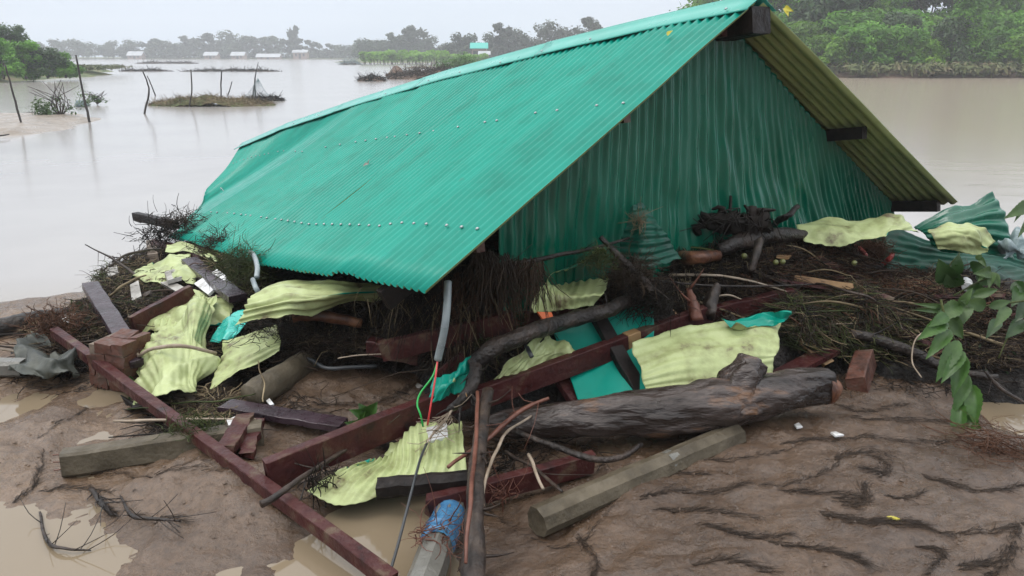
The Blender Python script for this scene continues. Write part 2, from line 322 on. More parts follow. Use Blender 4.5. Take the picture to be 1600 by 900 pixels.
# ------------------------------------------------------------------ terrain: mud flat and the debris mound on it
GX0, GX1, GY0, GY1, GS = -10.0, 8.5, 0.6, 14.0, 0.04
gx = np.arange(GX0, GX1+1e-6, GS); gy = np.arange(GY0, GY1+1e-6, GS)
XX, YY = np.meshgrid(gx, gy)
def idw(pts, X, Y, p=3.6, eps=.13):
    num = np.zeros_like(X); den = np.zeros_like(X)
    for (x, y, z) in pts:
        w = 1.0/((X-x)**2+(Y-y)**2+eps**2)**(p/2); num += w*z; den += w
    return num/den
def ctl(lst): return [(*at_z(u, v, z)[:2], z) for u, v, z in lst]
ground_pts = ctl([
 # flood water at the bottom left and the puddles
 (0, 800, -.05), (60, 850, -.06), (100, 860, -.06), (160, 800, -.02), (180, 830, -.05), (0, 880, -.06), (100, 900, -.06), (190, 880, -.05), (250, 890, -.04), (300, 888, -.05), (400, 880, -.06),
 (470, 860, -.06), (520, 820, -.05), (560, 800, -.04), (600, 830, -.06), (620, 790, -.04), (560, 880, -.06), (620, 890, -.05), (700, 900, -.03), (350, 900, -.05), (30, 830, -.05), (130, 900, -.05),
 (10, 650, -.02), (40, 640, -.015), (70, 622, -.015), (0, 620, .0), (140, 660, -.035), (165, 630, -.03), (150, 690, -.03), (110, 710, -.03), (95, 730, -.035), (90, 760, -.01), (120, 745, -.02), (190, 615, -.03), (170, 718, -.02),
 (125, 815, -.03), (480, 710, -.02), (430, 690, -.01), (540, 700, -.02), (590, 690, -.01),
 # grey mud left
 (0, 590, .05), (40, 600, .04), (60, 660, .06), (100, 640, .06), (0, 700, .07), (50, 700, .07), (80, 690, .05), (30, 740, .06), (0, 760, .05), (60, 770, .03), (110, 790, .03), (150, 770, .02), (90, 805, .05), (130, 790, .05), (110, 835, .01),
 (200, 690, .05), (240, 660, .06), (150, 600, .02), (100, 580, .03), (220, 620, .05), (180, 745, .02), (175, 775, .03),
 # brown lump in front
 (220, 750, .07), (215, 790, .08), (215, 830, .07), (222, 850, .03), (270, 740, .09), (330, 740, .11), (400, 750, .10), (300, 790, .12), (380, 800, .11), (440, 790, .09), (260, 830, .11), (330, 830, .10), (400, 830, .07), (280, 850, .05), (360, 855, .02), (450, 830, .02), (470, 780, .04),
 (520, 760, .05), (590, 770, .02), (540, 775, .01),
 # under the eaves and middle
 (530, 600, .10), (450, 620, .09), (600, 620, .08), (480, 590, .12), (560, 575, .12), (640, 600, .10), (500, 650, .06), (400, 660, .05), (340, 700, .06), (420, 730, .06), (650, 700, .02), (700, 760, .0), (640, 740, .0),
 (780, 720, .03), (800, 760, .02), (730, 800, -.01), (760, 830, .01), (720, 860, .0), (900, 700, .08), (1000, 690, .10),
 # brown mud right
 (770, 870, .03), (800, 850, .06), (820, 890, .09), (880, 850, .12), (860, 810, .09), (950, 830, .14), (900, 890, .14), (1000, 770, .15), (1100, 720, .16), (1000, 880, .17), (1150, 800, .18), (1200, 700, .16), (1280, 660, .15), (1300, 720, .18), (1350, 720, .21),
 (1340, 750, .2), (1400, 700, .17), (1450, 650, .10), (1300, 620, .14), (1400, 610, .13), (1350, 820, .2), (1200, 880, .19), (1450, 800, .2), (1560, 840, .2), (1600, 900, .2), (1400, 890, .2), (1520, 740, .16), (1600, 740, .15), (1580, 700, .09), (1500, 700, .12),
 (1560, 655, -.02), (1600, 665, -.03), (1540, 640, -.01), (1600, 640, -.01), (1490, 640, .05), (1480, 600, .10), (1580, 610, .02), (1650, 660, -.03),
 # sandy edge far left, then open water
 (0, 560, .03), (0, 520, .07), (0, 495, .06), (0, 477, .03), (60, 475, .04), (110, 463, .02), (130, 490, .06), (60, 500, .07), (0, 468, -.04), (60, 462, -.04), (110, 452, -.04), (150, 450, -.04),
 (200, 420, -.05), (230, 380, -.05), (100, 420, -.08), (0, 420, -.1), (0, 380, -.15), (100, 360, -.15), (180, 500, .07), (150, 540, .05), (70, 540, .05), (-100, 480, .03), (-100, 560, .05), (-100, 700, .05), (-100, 465, -.05), (-60, 800, -.05), (-200, 700, .03),
 (250, 470, .10), (300, 440, .10), (330, 500, .10), (420, 500, .12), (270, 400, .03), (270, 540, .08),
])+[(-5, 9, -.1), (-7, 11, -.2), (-9, 7, -.2), (-3.6, 7.6, -.1), (-4.6, 8.6, -.15), (-1, 6, .15), (0, 7, .12), (-2, 9, -.1), (2, 7, .12), (3.2, 5.2, .15), (3.6, 6.4, -.02), (4.4, 7.2, -.15), (5, 9, -.3), (1, 9, -.2), (0, 12, -.3), (-3, 12, -.3), (5.3, 5.6, .0), (7, 7, -.2), (4.2, 4.2, .1), (6, 4, .1), (8, 5, -.1),
    (0, 1.3, .1), (1.5, 1.2, .2), (-1.5, 1.4, -.05), (-3, 1.4, .0), (3, 1, .2), (5, 1.5, .2), (8, 2, .2), (-6, 3, .0), (-9, 4, -.05)]
mound_pts = ctl([
 # right pile
 (960, 420, .68), (1000, 412, .72), (1060, 385, .74), (1110, 372, .76), (1150, 366, .77), (1200, 360, .77), (1250, 362, .73), (1300, 372, .67), (1400, 405, .34), (1430, 400, .24), (1440, 425, .36), (1500, 420, .44), (1600, 440, .40), (1700, 450, .35),
 (1000, 500, .50), (1100, 500, .50), (1200, 480, .50), (1300, 480, .42), (1400, 490, .38), (1500, 500, .36), (1600, 520, .32), (1250, 430, .64), (1150, 430, .66), (1050, 440, .64), (1350, 440, .55), (1450, 450, .44), (1550, 470, .38),
 (950, 440, .60), (900, 430, .62), (860, 415, .66), (800, 440, .66), (760, 450, .62), (820, 500, .50), (760, 520, .44), (900, 520, .38), (720, 500, .48), (700, 445, .68), (690, 475, .54), (735, 425, .76), (765, 410, .80), (795, 400, .78), (830, 400, .72), (670, 520, .34), (740, 560, .30), (800, 560, .30),
 (880, 600, .14), (960, 590, .16), (1060, 560, .12), (1150, 560, .12), (1100, 580, .08), (1230, 540, .22), (1320, 545, .24), (1430, 550, .24), (1540, 560, .22), (1600, 570, .2),
 (1330, 600, .02), (1260, 600, .03), (1420, 590, .02), (1500, 600, -.02), (1600, 615, -.05), (1180, 640, -.02), (1050, 640, -.02), (900, 650, -.03), (800, 640, 0.02), (740, 620, .10), (690, 600, .04),
 (700, 560, .20), (650, 570, .03), (640, 530, .20), (600, 590, -.02), (540, 560, .04), (560, 530, .20), (480, 560, .10), (500, 520, .26), (440, 560, .12), (560, 480, .42), (480, 475, .42), (620, 475, .48), (540, 500, .36), (600, 500, .38),
 (760, 700, -.1), (850, 720, -.1), (1000, 720, -.1), (1300, 680, -.1), (1500, 680, -.1), (640, 640, -.1), (500, 620, -.1),
 # left pile
 (400, 440, .34), (420, 480, .30), (350, 430, .32), (360, 400, .40), (300, 420, .28), (270, 390, .22), (235, 390, .18), (250, 430, .22), (200, 440, .17), (165, 465, .13), (150, 490, .12), (220, 480, .18), (280, 470, .2), (330, 470, .24), (380, 520, .18),
 (250, 530, .12), (180, 530, .12), (110, 520, .11), (60, 530, .1), (100, 560, .08), (60, 560, .06), (160, 570, .06), (300, 560, .10), (360, 570, .10), (400, 580, .06), (280, 600, .03), (220, 590, .02),
 (340, 650, .08), (380, 640, .09), (300, 640, .07), (400, 690, .05), (360, 690, .08), (300, 690, .05), (450, 660, .03), (250, 640, -.02), (200, 640, -.1), (300, 730, -.1), (420, 740, -.1), (100, 610, -.1), (20, 590, -.05), (0, 540, -.02), (40, 505, -.02),
 (110, 480, -.08), (60, 480, -.1), (150, 440, -.1), (200, 400, -.1), (240, 360, -.12), (130, 460, -.1), (100, 500, .03),
])+[(-1.2, 5.2, .38), (-.3, 5.2, .5), (.4, 5.4, .6), (-2, 6, .35), (-2.6, 7, .2), (-1, 7, .3), (.8, 6.6, .4), (2, 5.9, .45), (2.8, 5.6, .5), (-3.3, 8.3, .0), (-1.5, 9, 0), (.5, 8.3, 0), (3.5, 5.9, .3), (4.6, 5.6, .25),
    (-5, 9, -.3), (4.3, 7.3, -.3), (3.6, 6.5, .0), (6, 7, -.3), (0, 1.5, -.3), (-3, 2, -.3), (3, 2, -.3), (-6, 5, -.3), (-3, 11, -.3), (1, 11, -.3), (6, 4.6, .1), (8, 5, 0)]
_low = [(-400, 560), (60, 575), (200, 590), (290, 612), (330, 700), (420, 700), (450, 640), (490, 590), (600, 566), (660, 600), (700, 640), (760, 660), (900, 650), (1100, 640), (1250, 615), (1330, 600), (1600, 612), (2000, 640)]
for _u in range(-400, 2001, 45):
    _b = float(np.interp(_u, *zip(*_low)))
    for _k in range(12):
        _v = _b+22+_k*34
        if _v < 960: mound_pts.append((*at_z(_u, _v, .05)[:2], -.15))
GH = idw(ground_pts, XX, YY); MH = idw(mound_pts, XX, YY)
TH = np.maximum(GH, MH)
def look(Z, x, y):
    fx = np.clip((np.asarray(x)-GX0)/GS, 0, len(gx)-1.001); fy = np.clip((np.asarray(y)-GY0)/GS, 0, len(gy)-1.001)
    i = fx.astype(int); j = fy.astype(int); a = fx-i; b = fy-j
    return (Z[j, i]*(1-a)+Z[j, i+1]*a)*(1-b)+(Z[j+1, i]*(1-a)+Z[j+1, i+1]*a)*b
def hit_d(u, v, Z=None):
    """view depth at which the ray through pixels (u, v) meets the terrain"""
    Z = TH if Z is None else Z
    u = np.atleast_1d(np.asarray(u, float)); v = np.atleast_1d(np.asarray(v, float))
    xs = (u-800)/F; y = (450-v)/F; dy = CP+SP*y; dz = -SP+CP*y
    res = np.full(u.shape, 14.0); done = np.zeros(u.shape, bool)
    for d in np.arange(1.6, 14, .02):
        z = EYE+d*dz; h = np.maximum(look(Z, d*xs, d*dy), 0)
        n = (~done) & (z <= h); res[n] = d; done |= n
        if done.all(): break
    return res
def W(u, v, c=0.0, d=None):
    """point on the terrain under pixel (u, v), brought c metres towards the eye"""
    if d is None: d = float(hit_d(u, v)[0])
    return cam_pt(u, v, d-c)
def pw(p):
    if len(p) > 3: return cam_pt(p[0], p[1], p[3])
    dd = float(hit_d(p[0], p[1])[0]); c = p[2] if len(p) > 2 else 0
    return cam_pt(p[0], p[1], dd-(c*max(1, (dd/3.9)**2.2)+(.03 if c > .04 else 0)))

def grid_mesh(name, xs, ys, Zf, mat, clip=None, kind=None, label=None):
    X, Y = np.meshgrid(xs, ys); Z = Zf(X, Y)
    nx, ny = len(xs), len(ys)
    V = np.stack([X, Y, Z], -1).reshape(-1, 3)
    idx = np.arange(nx*ny).reshape(ny, nx)
    Q = np.stack([idx[:-1, :-1], idx[:-1, 1:], idx[1:, 1:], idx[1:, :-1]], -1).reshape(-1, 4)
    if clip is not None:
        ok = clip(X, Y, Z).reshape(-1); Q = Q[ok[Q].any(1)]
        used = np.unique(Q); remap = np.full(len(V), -1); remap[used] = np.arange(len(used)); V = V[used]; Q = remap[Q]
    o = mk(name, V, Q, mat, smooth=True)
    if kind: o['kind'] = kind
    if label: o['label'] = label
    return o
def vn(X, Y, fr, seed=0, octv=4, rid=False):
    """cheap vectorised value noise, fractal"""
    r = np.random.default_rng(seed); T = r.random((256, 256)); tot = 0; amp = 1; s = 0
    for o in range(octv):
        x = X*fr+o*17.3; y = Y*fr+o*9.1
        i = np.floor(x).astype(int); j = np.floor(y).astype(int); a = x-i; b = y-j; a = a*a*(3-2*a); b = b*b*(3-2*b)
        g = lambda ii, jj: T[jj % 256, ii % 256]
        n = (g(i, j)*(1-a)+g(i+1, j)*a)*(1-b)+(g(i, j+1)*(1-a)+g(i+1, j+1)*a)*b
        if rid: n = 1-abs(2*n-1)
        tot = tot+amp*n; s += amp; amp *= .5; fr *= 2.03
    return tot/s-.5
ys_ = [0.7]
while ys_[-1] < 13.5: ys_.append(ys_[-1]+max(.016, .007*ys_[-1]**1.15))
def ground_z(X, Y):
    z = look(GH, X, Y)
    dry = np.clip(z/.06+.35, 0, 1)
    flat = np.clip((X+1.6)/1.2, 0, 1)
    lump = vn(X, Y, 3.0, 1)*.06+vn(X, Y, 9, 2, 5)*.055+np.clip(vn(X, Y, 7, 3, 4, True)-.10, 0, 1)*-.09+vn(X, Y, 30, 8, 3)*.016+np.clip(vn(X, Y, 4.5, 12, 4, True), 0, 1)*.05*(1-flat)
    z = z+lump*dry*(.85-.28*flat)+vn(X, Y, 1.2, 4, 2)*.02
    # the drop-off edge that the current cut into the brown lump
    return z
mud = grid_mesh('mud_flat', np.arange(-9.5, 8, .022), np.array(ys_), ground_z, M['mud'], clip=lambda X, Y, Z: (Z > -.06) & (Y < 13), kind='structure')
def mound_z(X, Y):
    z = look(MH, X, Y); return z+vn(X, Y, 5, 5, 4)*.07+vn(X, Y, 22, 6, 3)*.045
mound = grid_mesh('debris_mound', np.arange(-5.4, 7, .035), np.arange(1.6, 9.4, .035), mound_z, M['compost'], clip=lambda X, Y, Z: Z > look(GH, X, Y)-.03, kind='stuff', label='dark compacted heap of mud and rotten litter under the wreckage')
wv = np.array([(-410, -60, 0), (410, -60, 0), (410, 408, 0), (-410, 408, 0)], float)
water = mk('flood_water', wv, [(0, 1, 2, 3)], M['water'], smooth=False, kind='structure')

# ------------------------------------------------------------------ the fallen house
SM = 7.84
def interp(x, xs, ys): return float(np.interp(x, xs, ys))
ridge_uv = [(-2000, 850), (378, 228), (450, 197), (560, 160), (700, 117), (850, 77), (1000, 41), (1100, 18.5), (1190, 0), (1300, -22)]
def ridge_pt(s):
    x, d = 1.427-.738*s, 4.35+s; u = 800+F*x/d
    return cam_pt(u, interp(u, *zip(*ridge_uv)), d)
eave_uv = [(268, 371), (300, 378), (340, 392), (405, 414), (460, 422), (512, 431), (526, 425), (595, 440), (668, 457), (700, 464)]
def eave_front(s):
    if s <= 4.0:
        x, d = -.369-.738*s, 3.3+s; u = 800+F*x/d
        return cam_pt(u, interp(u, *zip(*eave_uv)), d)
    t = [4.0, 4.1, 4.35, 4.6, 6.2, 7.84]
    u = interp(s, t, [269, 286, 312, 315, 320, 324]); v = interp(s, t, [371, 350, 325, 321, 308, 297]); d = interp(s, t, [7.3, 8.0, 9.5, 9.8, 10.3, 10.9])
    return cam_pt(u, v, d)
def eave_back(s):
    p = cam_pt(1496, 317, 5.8)
    dz = -.20*s
    e = Vector((-.738*s, s*.9+0.0, 0))
    q = Vector((p.x-.738*s, p.y+s*1.0, p.z+dz)); return q
PITCHR = .070
def roof_slope(tag, side, s0, s1, root, mats, rows=15):
    """one corrugated sheet from s0 to s1 (s runs along the ridge)"""
    k = 8; n = max(2, int(round((s1-s0)*1.27/PITCHR*k)))
    S = np.linspace(s0, s1, n+1)
    R = [ridge_pt(s) for s in S]; E = [(eave_front if side == 'f' else eave_back)(s) for s in S]
    V = []
    tilt = random.uniform(-.010, .010); dent = random.uniform(-.022, .006); dp = (random.random(), random.random()); jit = 0; ends = random.uniform(-.006, .01)
    for j in range(rows+1):
        f = j/rows
        for i, s in enumerate(S):
            p = E[i].lerp(R[i], f*(1-.012))
            if j == 0: p = E[i]+(E[i]-R[i]).normalized()*ends
            i2 = min(i+1, n); i1 = max(i-1, 0)
            al = (R[i2]-R[i1]).lerp(E[i2]-E[i1], 1-f).normalized(); up = (R[i]-E[i]).normalized()
            nn = al.cross(up).normalized()
            if nn.z < 0: nn = -nn
            amp = .0105
            h = amp*(2*(.5+.5*math.cos(2*PI*s*1.27/PITCHR))**1.9-1)
            h += .010*mnoise.noise(Vector((s*.9, f*2.2, 3.3 if side == 'f' else 9)))+.005*mnoise.noise(Vector((s*3, f*5, 1.3)))
            h += .007*(i/n)+tilt*(i/n-.5)+dent*math.exp(-((i/n-dp[0])**2*9+(f-dp[1])**2*40))   # side lap rides over the next sheet
            if side == 'f': h -= .05*math.sin(PI*f)*max(0, min(1, (s-1)/3))*.6
            V.append(p+nn*h)
    idx = np.arange((rows+1)*(n+1)).reshape(rows+1, n+1)
    Q = np.stack([idx[:-1, :-1], idx[:-1, 1:], idx[1:, 1:], idx[1:, :-1]], -1).reshape(-1, 4)
    if side == 'f': Q = Q[:, ::-1]
    nf = np.cross(np.array(V[1])-np.array(V[0]), np.array(V[n+1])-np.array(V[0]))
    o = child('roof_sheet', V, Q, mats, root, root_loc)
    md = o.modifiers.new('thickness', 'SOLIDIFY'); md.thickness = .0012; md.offset = 0; md.material_offset = 1; md.material_offset_rim = 0
    return o
root_loc = at_z(760, 520, .0)
house = empty('collapsed_house', root_loc, 'collapsed house whose green corrugated tin gable roof lies on the mud and debris', 'house')
edges = [0]
while edges[-1] < SM-.6: edges.append(edges[-1]+.76/1.27)
edges[-1] = SM
for a, b in zip(edges[:-1], edges[1:]):
    roof_slope('f', 'f', max(0, a-.028), b, house, [M['green'], M['pale_under']])
    if a < 7: roof_slope('b', 'b', max(0, a-.028), b, house, [M['green'], M['pale_under']], rows=12)
# ridge cap: folded flashing, lapped in lengths
def rcap(s0, s1):
    V = []; n = max(6, int((s1-s0)/.1)); Fs = []
    for i in range(n+1):
        s = s0+(s1-s0)*i/n; r = ridge_pt(s); ef = (eave_front(min(s, 4.0))-ridge_pt(min(s, 4.0))).normalized(); eb = (eave_back(s)-r).normalized()
        up = Vector((0, 0, 1)); lift = .022+.004*(i/n)
        w = .150+.004*math.sin(s*9)
        prof = [r+ef*w+up*(lift-.006), r+ef*w*.96+up*(lift+.004), r+ef*.055+up*(lift+.002), r+ef*.012+up*(lift+.012), r+up*(lift+.022), r+eb*.012+up*(lift+.012), r+eb*.055+up*(lift+.002), r+eb*w+up*lift]
        V += prof
    m = 8
    for i in range(n):
        for k in range(m-1): a = i*m+k; Fs.append((a, a+1, a+m+1, a+m))
    o = child('ridge_cap', V, Fs, [M['cap'], M['pale_under']], house, root_loc)
    md = o.modifiers.new('thickness', 'SOLIDIFY'); md.thickness = .0015; md.offset = 0
for k in range(5): rcap(-.01 if k == 0 else k*SM/5-.05, (k+1)*SM/5)
# roofing screws along the purlin lines
sv, sf = tube_vf([(0, 0, 0), (0, 0, .005), (0, 0, .009)], [.010, .0095, .004], 8, n=3)
screw0 = None
for f, rough_ in ((.165, 1), (.59, 1.4), (.965, 4.2)):
    s = .10
    while s < (7.6 if f > .2 else 5.6):
        kk = round(s*1.27/PITCHR); sc = kk*PITCHR/1.27
        if s > 0:
            p = eave_front(sc).lerp(ridge_pt(sc), f*.988)
            up = (ridge_pt(sc)-eave_front(sc)).normalized(); al = (ridge_pt(sc+.05)-ridge_pt(sc-.05)).normalized(); nn = al.cross(up).normalized()
            if nn.z < 0: nn = -nn
            sag = -.05*math.sin(PI*f)*max(0, min(1, (sc-1)/3))*.6
            h = .0105+sag+.010*mnoise.noise(Vector((sc*.9, f*2.2, 3.3)))+.005*mnoise.noise(Vector((sc*3, f*5, 1.3)))+(.024 if f > .9 else 0)
            p = p+nn*(h+.001)
            if screw0 is None: o = child('roof_screw', [Vector(q)+root_loc for q in sv], sf, M['screw'], house, root_loc); screw0 = o
            else: o = screw0.copy(); C.objects.link(o); o.parent = house
            o.location = p-root_loc; o.rotation_mode = 'QUATERNION'; o.rotation_quaternion = nn.to_track_quat('Z', 'Y')
        s += PITCHR*2/1.27*random.choice([1, 1, 1, 1.5, 1, 2])*rough_*(1 if s < 3 else 1.6)
# purlins, ridge beam and rafters seen under the overhang
def hb(name, p0, p1, w, h, m, **k):
    V, Fs = box_vf(p0, p1, w, h, **k); return child(name, V, Fs, m, house, root_loc, smooth=False)
def back_at(s, f, drop=.04):
    p = eave_back(s).lerp(ridge_pt(s), f); return p-Vector((0, 0, drop))
def front_at(s, f, drop=.04):
    p = eave_front(s).lerp(ridge_pt(s), f); return p-Vector((0, 0, drop))
hb('ridge_beam', ridge_pt(-.02)-Vector((0, 0, .11)), ridge_pt(3.0)-Vector((0, 0, .11)), .17, .15, M['blacktimber'])
for f, w in ((.955, .05), (.47, .06), (.035, .06)): hb('purlin', back_at(.07, f, .065), back_at(2.6, f, .065), w, .085, M['blacktimber'])
for f in (.95, .60, .17): hb('purlin', front_at(.12, f, .075), front_at(1.3, f, .075), .05, .08, M['maroon'])
hb('rafter', front_at(.42, .02, .14), front_at(.42, .98, .16), .05, .12, M['blacktimber'])
hb('rafter', back_at(.40, .02, .14), back_at(.40, .97, .16), .05, .10, M['blacktimber'])
# gable wall of upright corrugated sheets, racked and buckled
WS = .37
def gable_sheet(q0, q1, nrow=60):
    A = ridge_pt(WS); D = eave_front(WS); E = eave_back(WS)
    pl = (E-D); pl.z = 0; wid = pl.length; pl.normalize(); nrm = Vector((pl.y, -pl.x, 0))
    k = 8; n = int(round((q1-q0)*wid/PITCHR*k)); V = []
    for j in range(nrow+1):
        f = j/nrow
        for i in range(n+1):
            q = q0+(q1-q0)*i/n; x = q*wid
            xa = (A-D).dot(pl)/wid
            zt = D.z+(A.z-D.z)*q/xa if q < xa else A.z+(E.z-A.z)*(q-xa)/(1-xa)
            zt -= .035; zb = .10
            z = zt+(zb-zt)*f; dz = zt-z
            lean = (.03+.34*min(1, max(0, (q-.42)/.35)))*dz*(1+.15*dz)+.05*mnoise.noise(Vector((q*3, 0, z)))
            p = D+pl*(x+lean); p.z = z
            h = .009*math.cos(2*PI*x/PITCHR)
            bul = math.sin(PI*min(1, f*.9))
            h += .09*bul*max(0, mnoise.noise(Vector((x*.9, 2.2, z*.8)))+.25)
            h += .020*mnoise.noise(Vector((x*4.5, 5.2, z*1.3)))*f+(.034*mnoise.noise(Vector((x*9+z*1.1, 1, z*2.8)))+.016*mnoise.noise(Vector((x*21, 4, z*4.5))))*min(1, f*1.6)+.0035*mnoise.noise(Vector((x*34, 1, z*9.0)))
            h += .16*dz*dz*max(0, q-.30)   # the skirt is kicked outwards
            h += .003*(i/n)
            V.append(p+nrm*h)
    idx = np.arange((nrow+1)*(n+1)).reshape(nrow+1, n+1)
    Q = np.stack([idx[:-1, :-1], idx[1:, :-1], idx[1:, 1:], idx[:-1, 1:]], -1).reshape(-1, 4)
    o = child('wall_sheet', V, Q, [M['green_darkened'], M['pale_under']], house, root_loc)
    md = o.modifiers.new('thickness', 'SOLIDIFY'); md.thickness = .0012; md.offset = -1; md.material_offset = 1; md.material_offset_rim = 0
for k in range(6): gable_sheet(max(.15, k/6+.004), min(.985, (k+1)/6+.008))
# long back wall closes the house towards the river
V, Fs = [], []
nb = 60
for i in range(nb*8+1):
    s = .35+6.0*i/(nb*8); p = eave_back(s)*.93+ridge_pt(s)*.07
    for z in (p.z-.02, -.2): V.append(Vector((p.x, p.y, z))+Vector((.8, .6, 0))*.008*math.cos(2*PI*i/8))
for i in range(nb*8): a = i*2; Fs.append((a, a+1, a+3, a+2))
child('wall_sheet', V, Fs, [M['green_darkened']], house, root_loc)

# ------------------------------------------------------------------ land beyond the water
def land(name, poly, h, mat, label=None, kind='structure', grid=None, edge=3.0, rough=.2, seed=0):
    """low land inside polygon (world x, y), rising to h away from its edge"""
    P = np.array(poly); x0, y0 = P.min(0); x1, y1 = P.max(0); g = grid or max(x1-x0, y1-y0)/120
    def inside(X, Y):
        c = np.zeros(X.shape, bool); dist = np.full(X.shape, 1e9)
        for (ax, ay), (bx, by) in zip(P, np.roll(P, -1, 0)):
            c ^= ((ay > Y) != (by > Y)) & (X < (bx-ax)*(Y-ay)/((by-ay) if abs(by-ay) > 1e-9 else 1e-9)+ax)
            t = np.clip(((X-ax)*(bx-ax)+(Y-ay)*(by-ay))/((bx-ax)**2+(by-ay)**2+1e-9), 0, 1)
            dist = np.minimum(dist, np.hypot(X-ax-t*(bx-ax), Y-ay-t*(by-ay)))
        return np.where(c, dist, -dist)
    def zf(X, Y):
        d = inside(X, Y)+vn(X, Y, 1.2/edge, seed+20, 3)*edge*1.2
        return np.clip(d/edge, -.4, 1)*h+vn(X, Y, 2.5/edge, seed+21, 4)*rough*np.clip(d/edge+.3, 0, 1)
    m = 2*g
    o = grid_mesh(name, np.arange(x0-m, x1+m, g), np.arange(y0-m, y1+m, g), zf, mat, clip=lambda X, Y, Z: Z > -.05, kind=kind, label=label)
    return o
def xy(u, v, z=0):
    p = at_z(u, v, z); return (p.x, p.y)
far_bank = mk('far_bank', [(-400, 330, .25), (-400, 400, .6), (150, 400, .6), (150, 262, .25), (28, 262, .25), (-10, 300, .25), (-120, 330, .25), (-400, 330, -.2), (150, 262, -.2), (28, 262, -.2), (-10, 300, -.2), (-120, 330, -.2)],
              [(0, 6, 5, 4, 3, 2, 1), (0, 7, 11, 6), (6, 11, 10, 5), (5, 10, 9, 4), (4, 9, 8, 3)], M['bankgrass'], smooth=False, kind='structure')
left_bank = land('left_bank', [xy(-400, 150), xy(-40, 131), xy(60, 126), xy(120, 121), xy(172, 116), xy(165, 111), xy(110, 108.5), xy(-60, 104), xy(-400, 104)], .75, M['bankgrass'], edge=3.5, rough=.35, seed=3)
mid_spit = land('mid_spit', [xy(520, 97.5), xy(600, 99), xy(720, 98), xy(800, 96), xy(1100, 97), xy(1200, 93), xy(760, 91.4), xy(620, 91.6), xy(560, 93.2)], .35, M['bankgrass'], edge=4, rough=.2, seed=5, grid=1.6)
right_bank = land('right_bank', [(6, 84), (16, 76), (24, 69), (32, 66), (46, 66), (70, 64), (110, 60), (200, 60), (200, 150), (6, 150)], 1.1, M['mudbank'], edge=3.5, rough=.5, grid=.8, seed=7)
sandbar = land('sandbar', [xy(-300, 215), xy(-60, 214), xy(40, 212), xy(110, 200), xy(150, 186), xy(120, 178), xy(60, 180), xy(-40, 181), xy(-300, 182)],   .13, M['sand'], edge=.8, rough=.07, seed=9, grid=.1)

# leaf clouds -----------------------------------------------------
def leaves(blobs, n, size, seed, stretch=1.0, droop=0.0, shell=.42):
    """blobs: (cx, cy, cz, rx, ry, rz). diamond leaf faces spread through the blobs"""
    r = np.random.default_rng(seed); B = np.array(blobs, float)
    w = (B[:, 3]*B[:, 4]*B[:, 5])**.67; w /= w.sum(); k = r.choice(len(B), n, p=w)
    dirs = r.normal(size=(n, 3)); dirs /= np.linalg.norm(dirs, axis=1)[:, None]
    rad = r.random(n)**shell*(1+.17*r.normal(size=n))
    c = B[k, :3]+dirs*B[k, 3:6]*rad[:, None]
    nn = dirs*.8+r.normal(size=(n, 3))*.55+np.array([0, 0, .75]); nn /= np.linalg.norm(nn, axis=1)[:, None]
    t = np.cross(nn, r.normal(size=(n, 3))); t[:, 2] -= droop; t -= nn*(t*nn).sum(1)[:, None]; t /= np.linalg.norm(t, axis=1)[:, None]+1e-9
    b = np.cross(nn, t); s = size*(.55+.9*r.random(n))[:, None]
    V = np.stack([c-t*s*stretch, c+b*s*.45+nn*s*.12, c+t*s*stretch, c-b*s*.45+nn*s*.12], 1).reshape(-1, 3)
    return V, np.arange(n*4).reshape(n, 4)
def tree_proto(label, cat, blobs, n, size, leafm, trunks, seed, stretch=1.0, droop=0., name='tree', group=None, foliage='crown', extra=None):
    root = empty(name, (0, 0, 0), label, cat, group); root['_o'] = [0., 0., 0.]
    V, Q = leaves(blobs, n, size, seed, stretch, droop)
    me = mk(foliage, V, Q, leafm, parent=root, smooth=False)
    vfs = []
    for path, r0, r1 in trunks: vfs.append(tube_vf(path, [r0, (r0+r1)/2, r1], 7, .15, 1.5, n=10, seed=seed))
    if vfs:
        V, Fs = join(*vfs); mk('trunk', V, Fs, M['trunk'], parent=root)
    del root['_o']
    return root
def rb(seed, n, R, H, z0, rmin=.25, rmax=.5):
    r = random.Random(seed); out_ = []
    for i in range(n):
        a = r.uniform(0, 2*PI); q = R*math.sqrt(r.random())*.8; z = z0+(H-z0)*r.random()**.8
        k = 1-.55*max(0, (z-z0)/(H-z0)-.35)
        s = R*r.uniform(rmin, rmax); out_.append((q*math.cos(a)*k, q*math.sin(a)*k, z, s, s, s*.72))
    return out_
def limbs(H, R, seed, n=5, r0=.16):
    r = random.Random(seed); T = [([(0, 0, -.3), (r.uniform(-.2, .2), r.uniform(-.2, .2), H*.4), (r.uniform(-.4, .4), 0, H*.85)], r0, r0*.3)]
    for i in range(n):
        a = r.uniform(0, 2*PI); z = H*r.uniform(.3, .6); T.append(([(0, 0, z), (R*.35*math.cos(a), R*.35*math.sin(a), z+H*.15), (R*.7*math.cos(a), R*.7*math.sin(a), z+H*.3)], r0*.45, r0*.12))
    return T
rnd = random.Random(5)
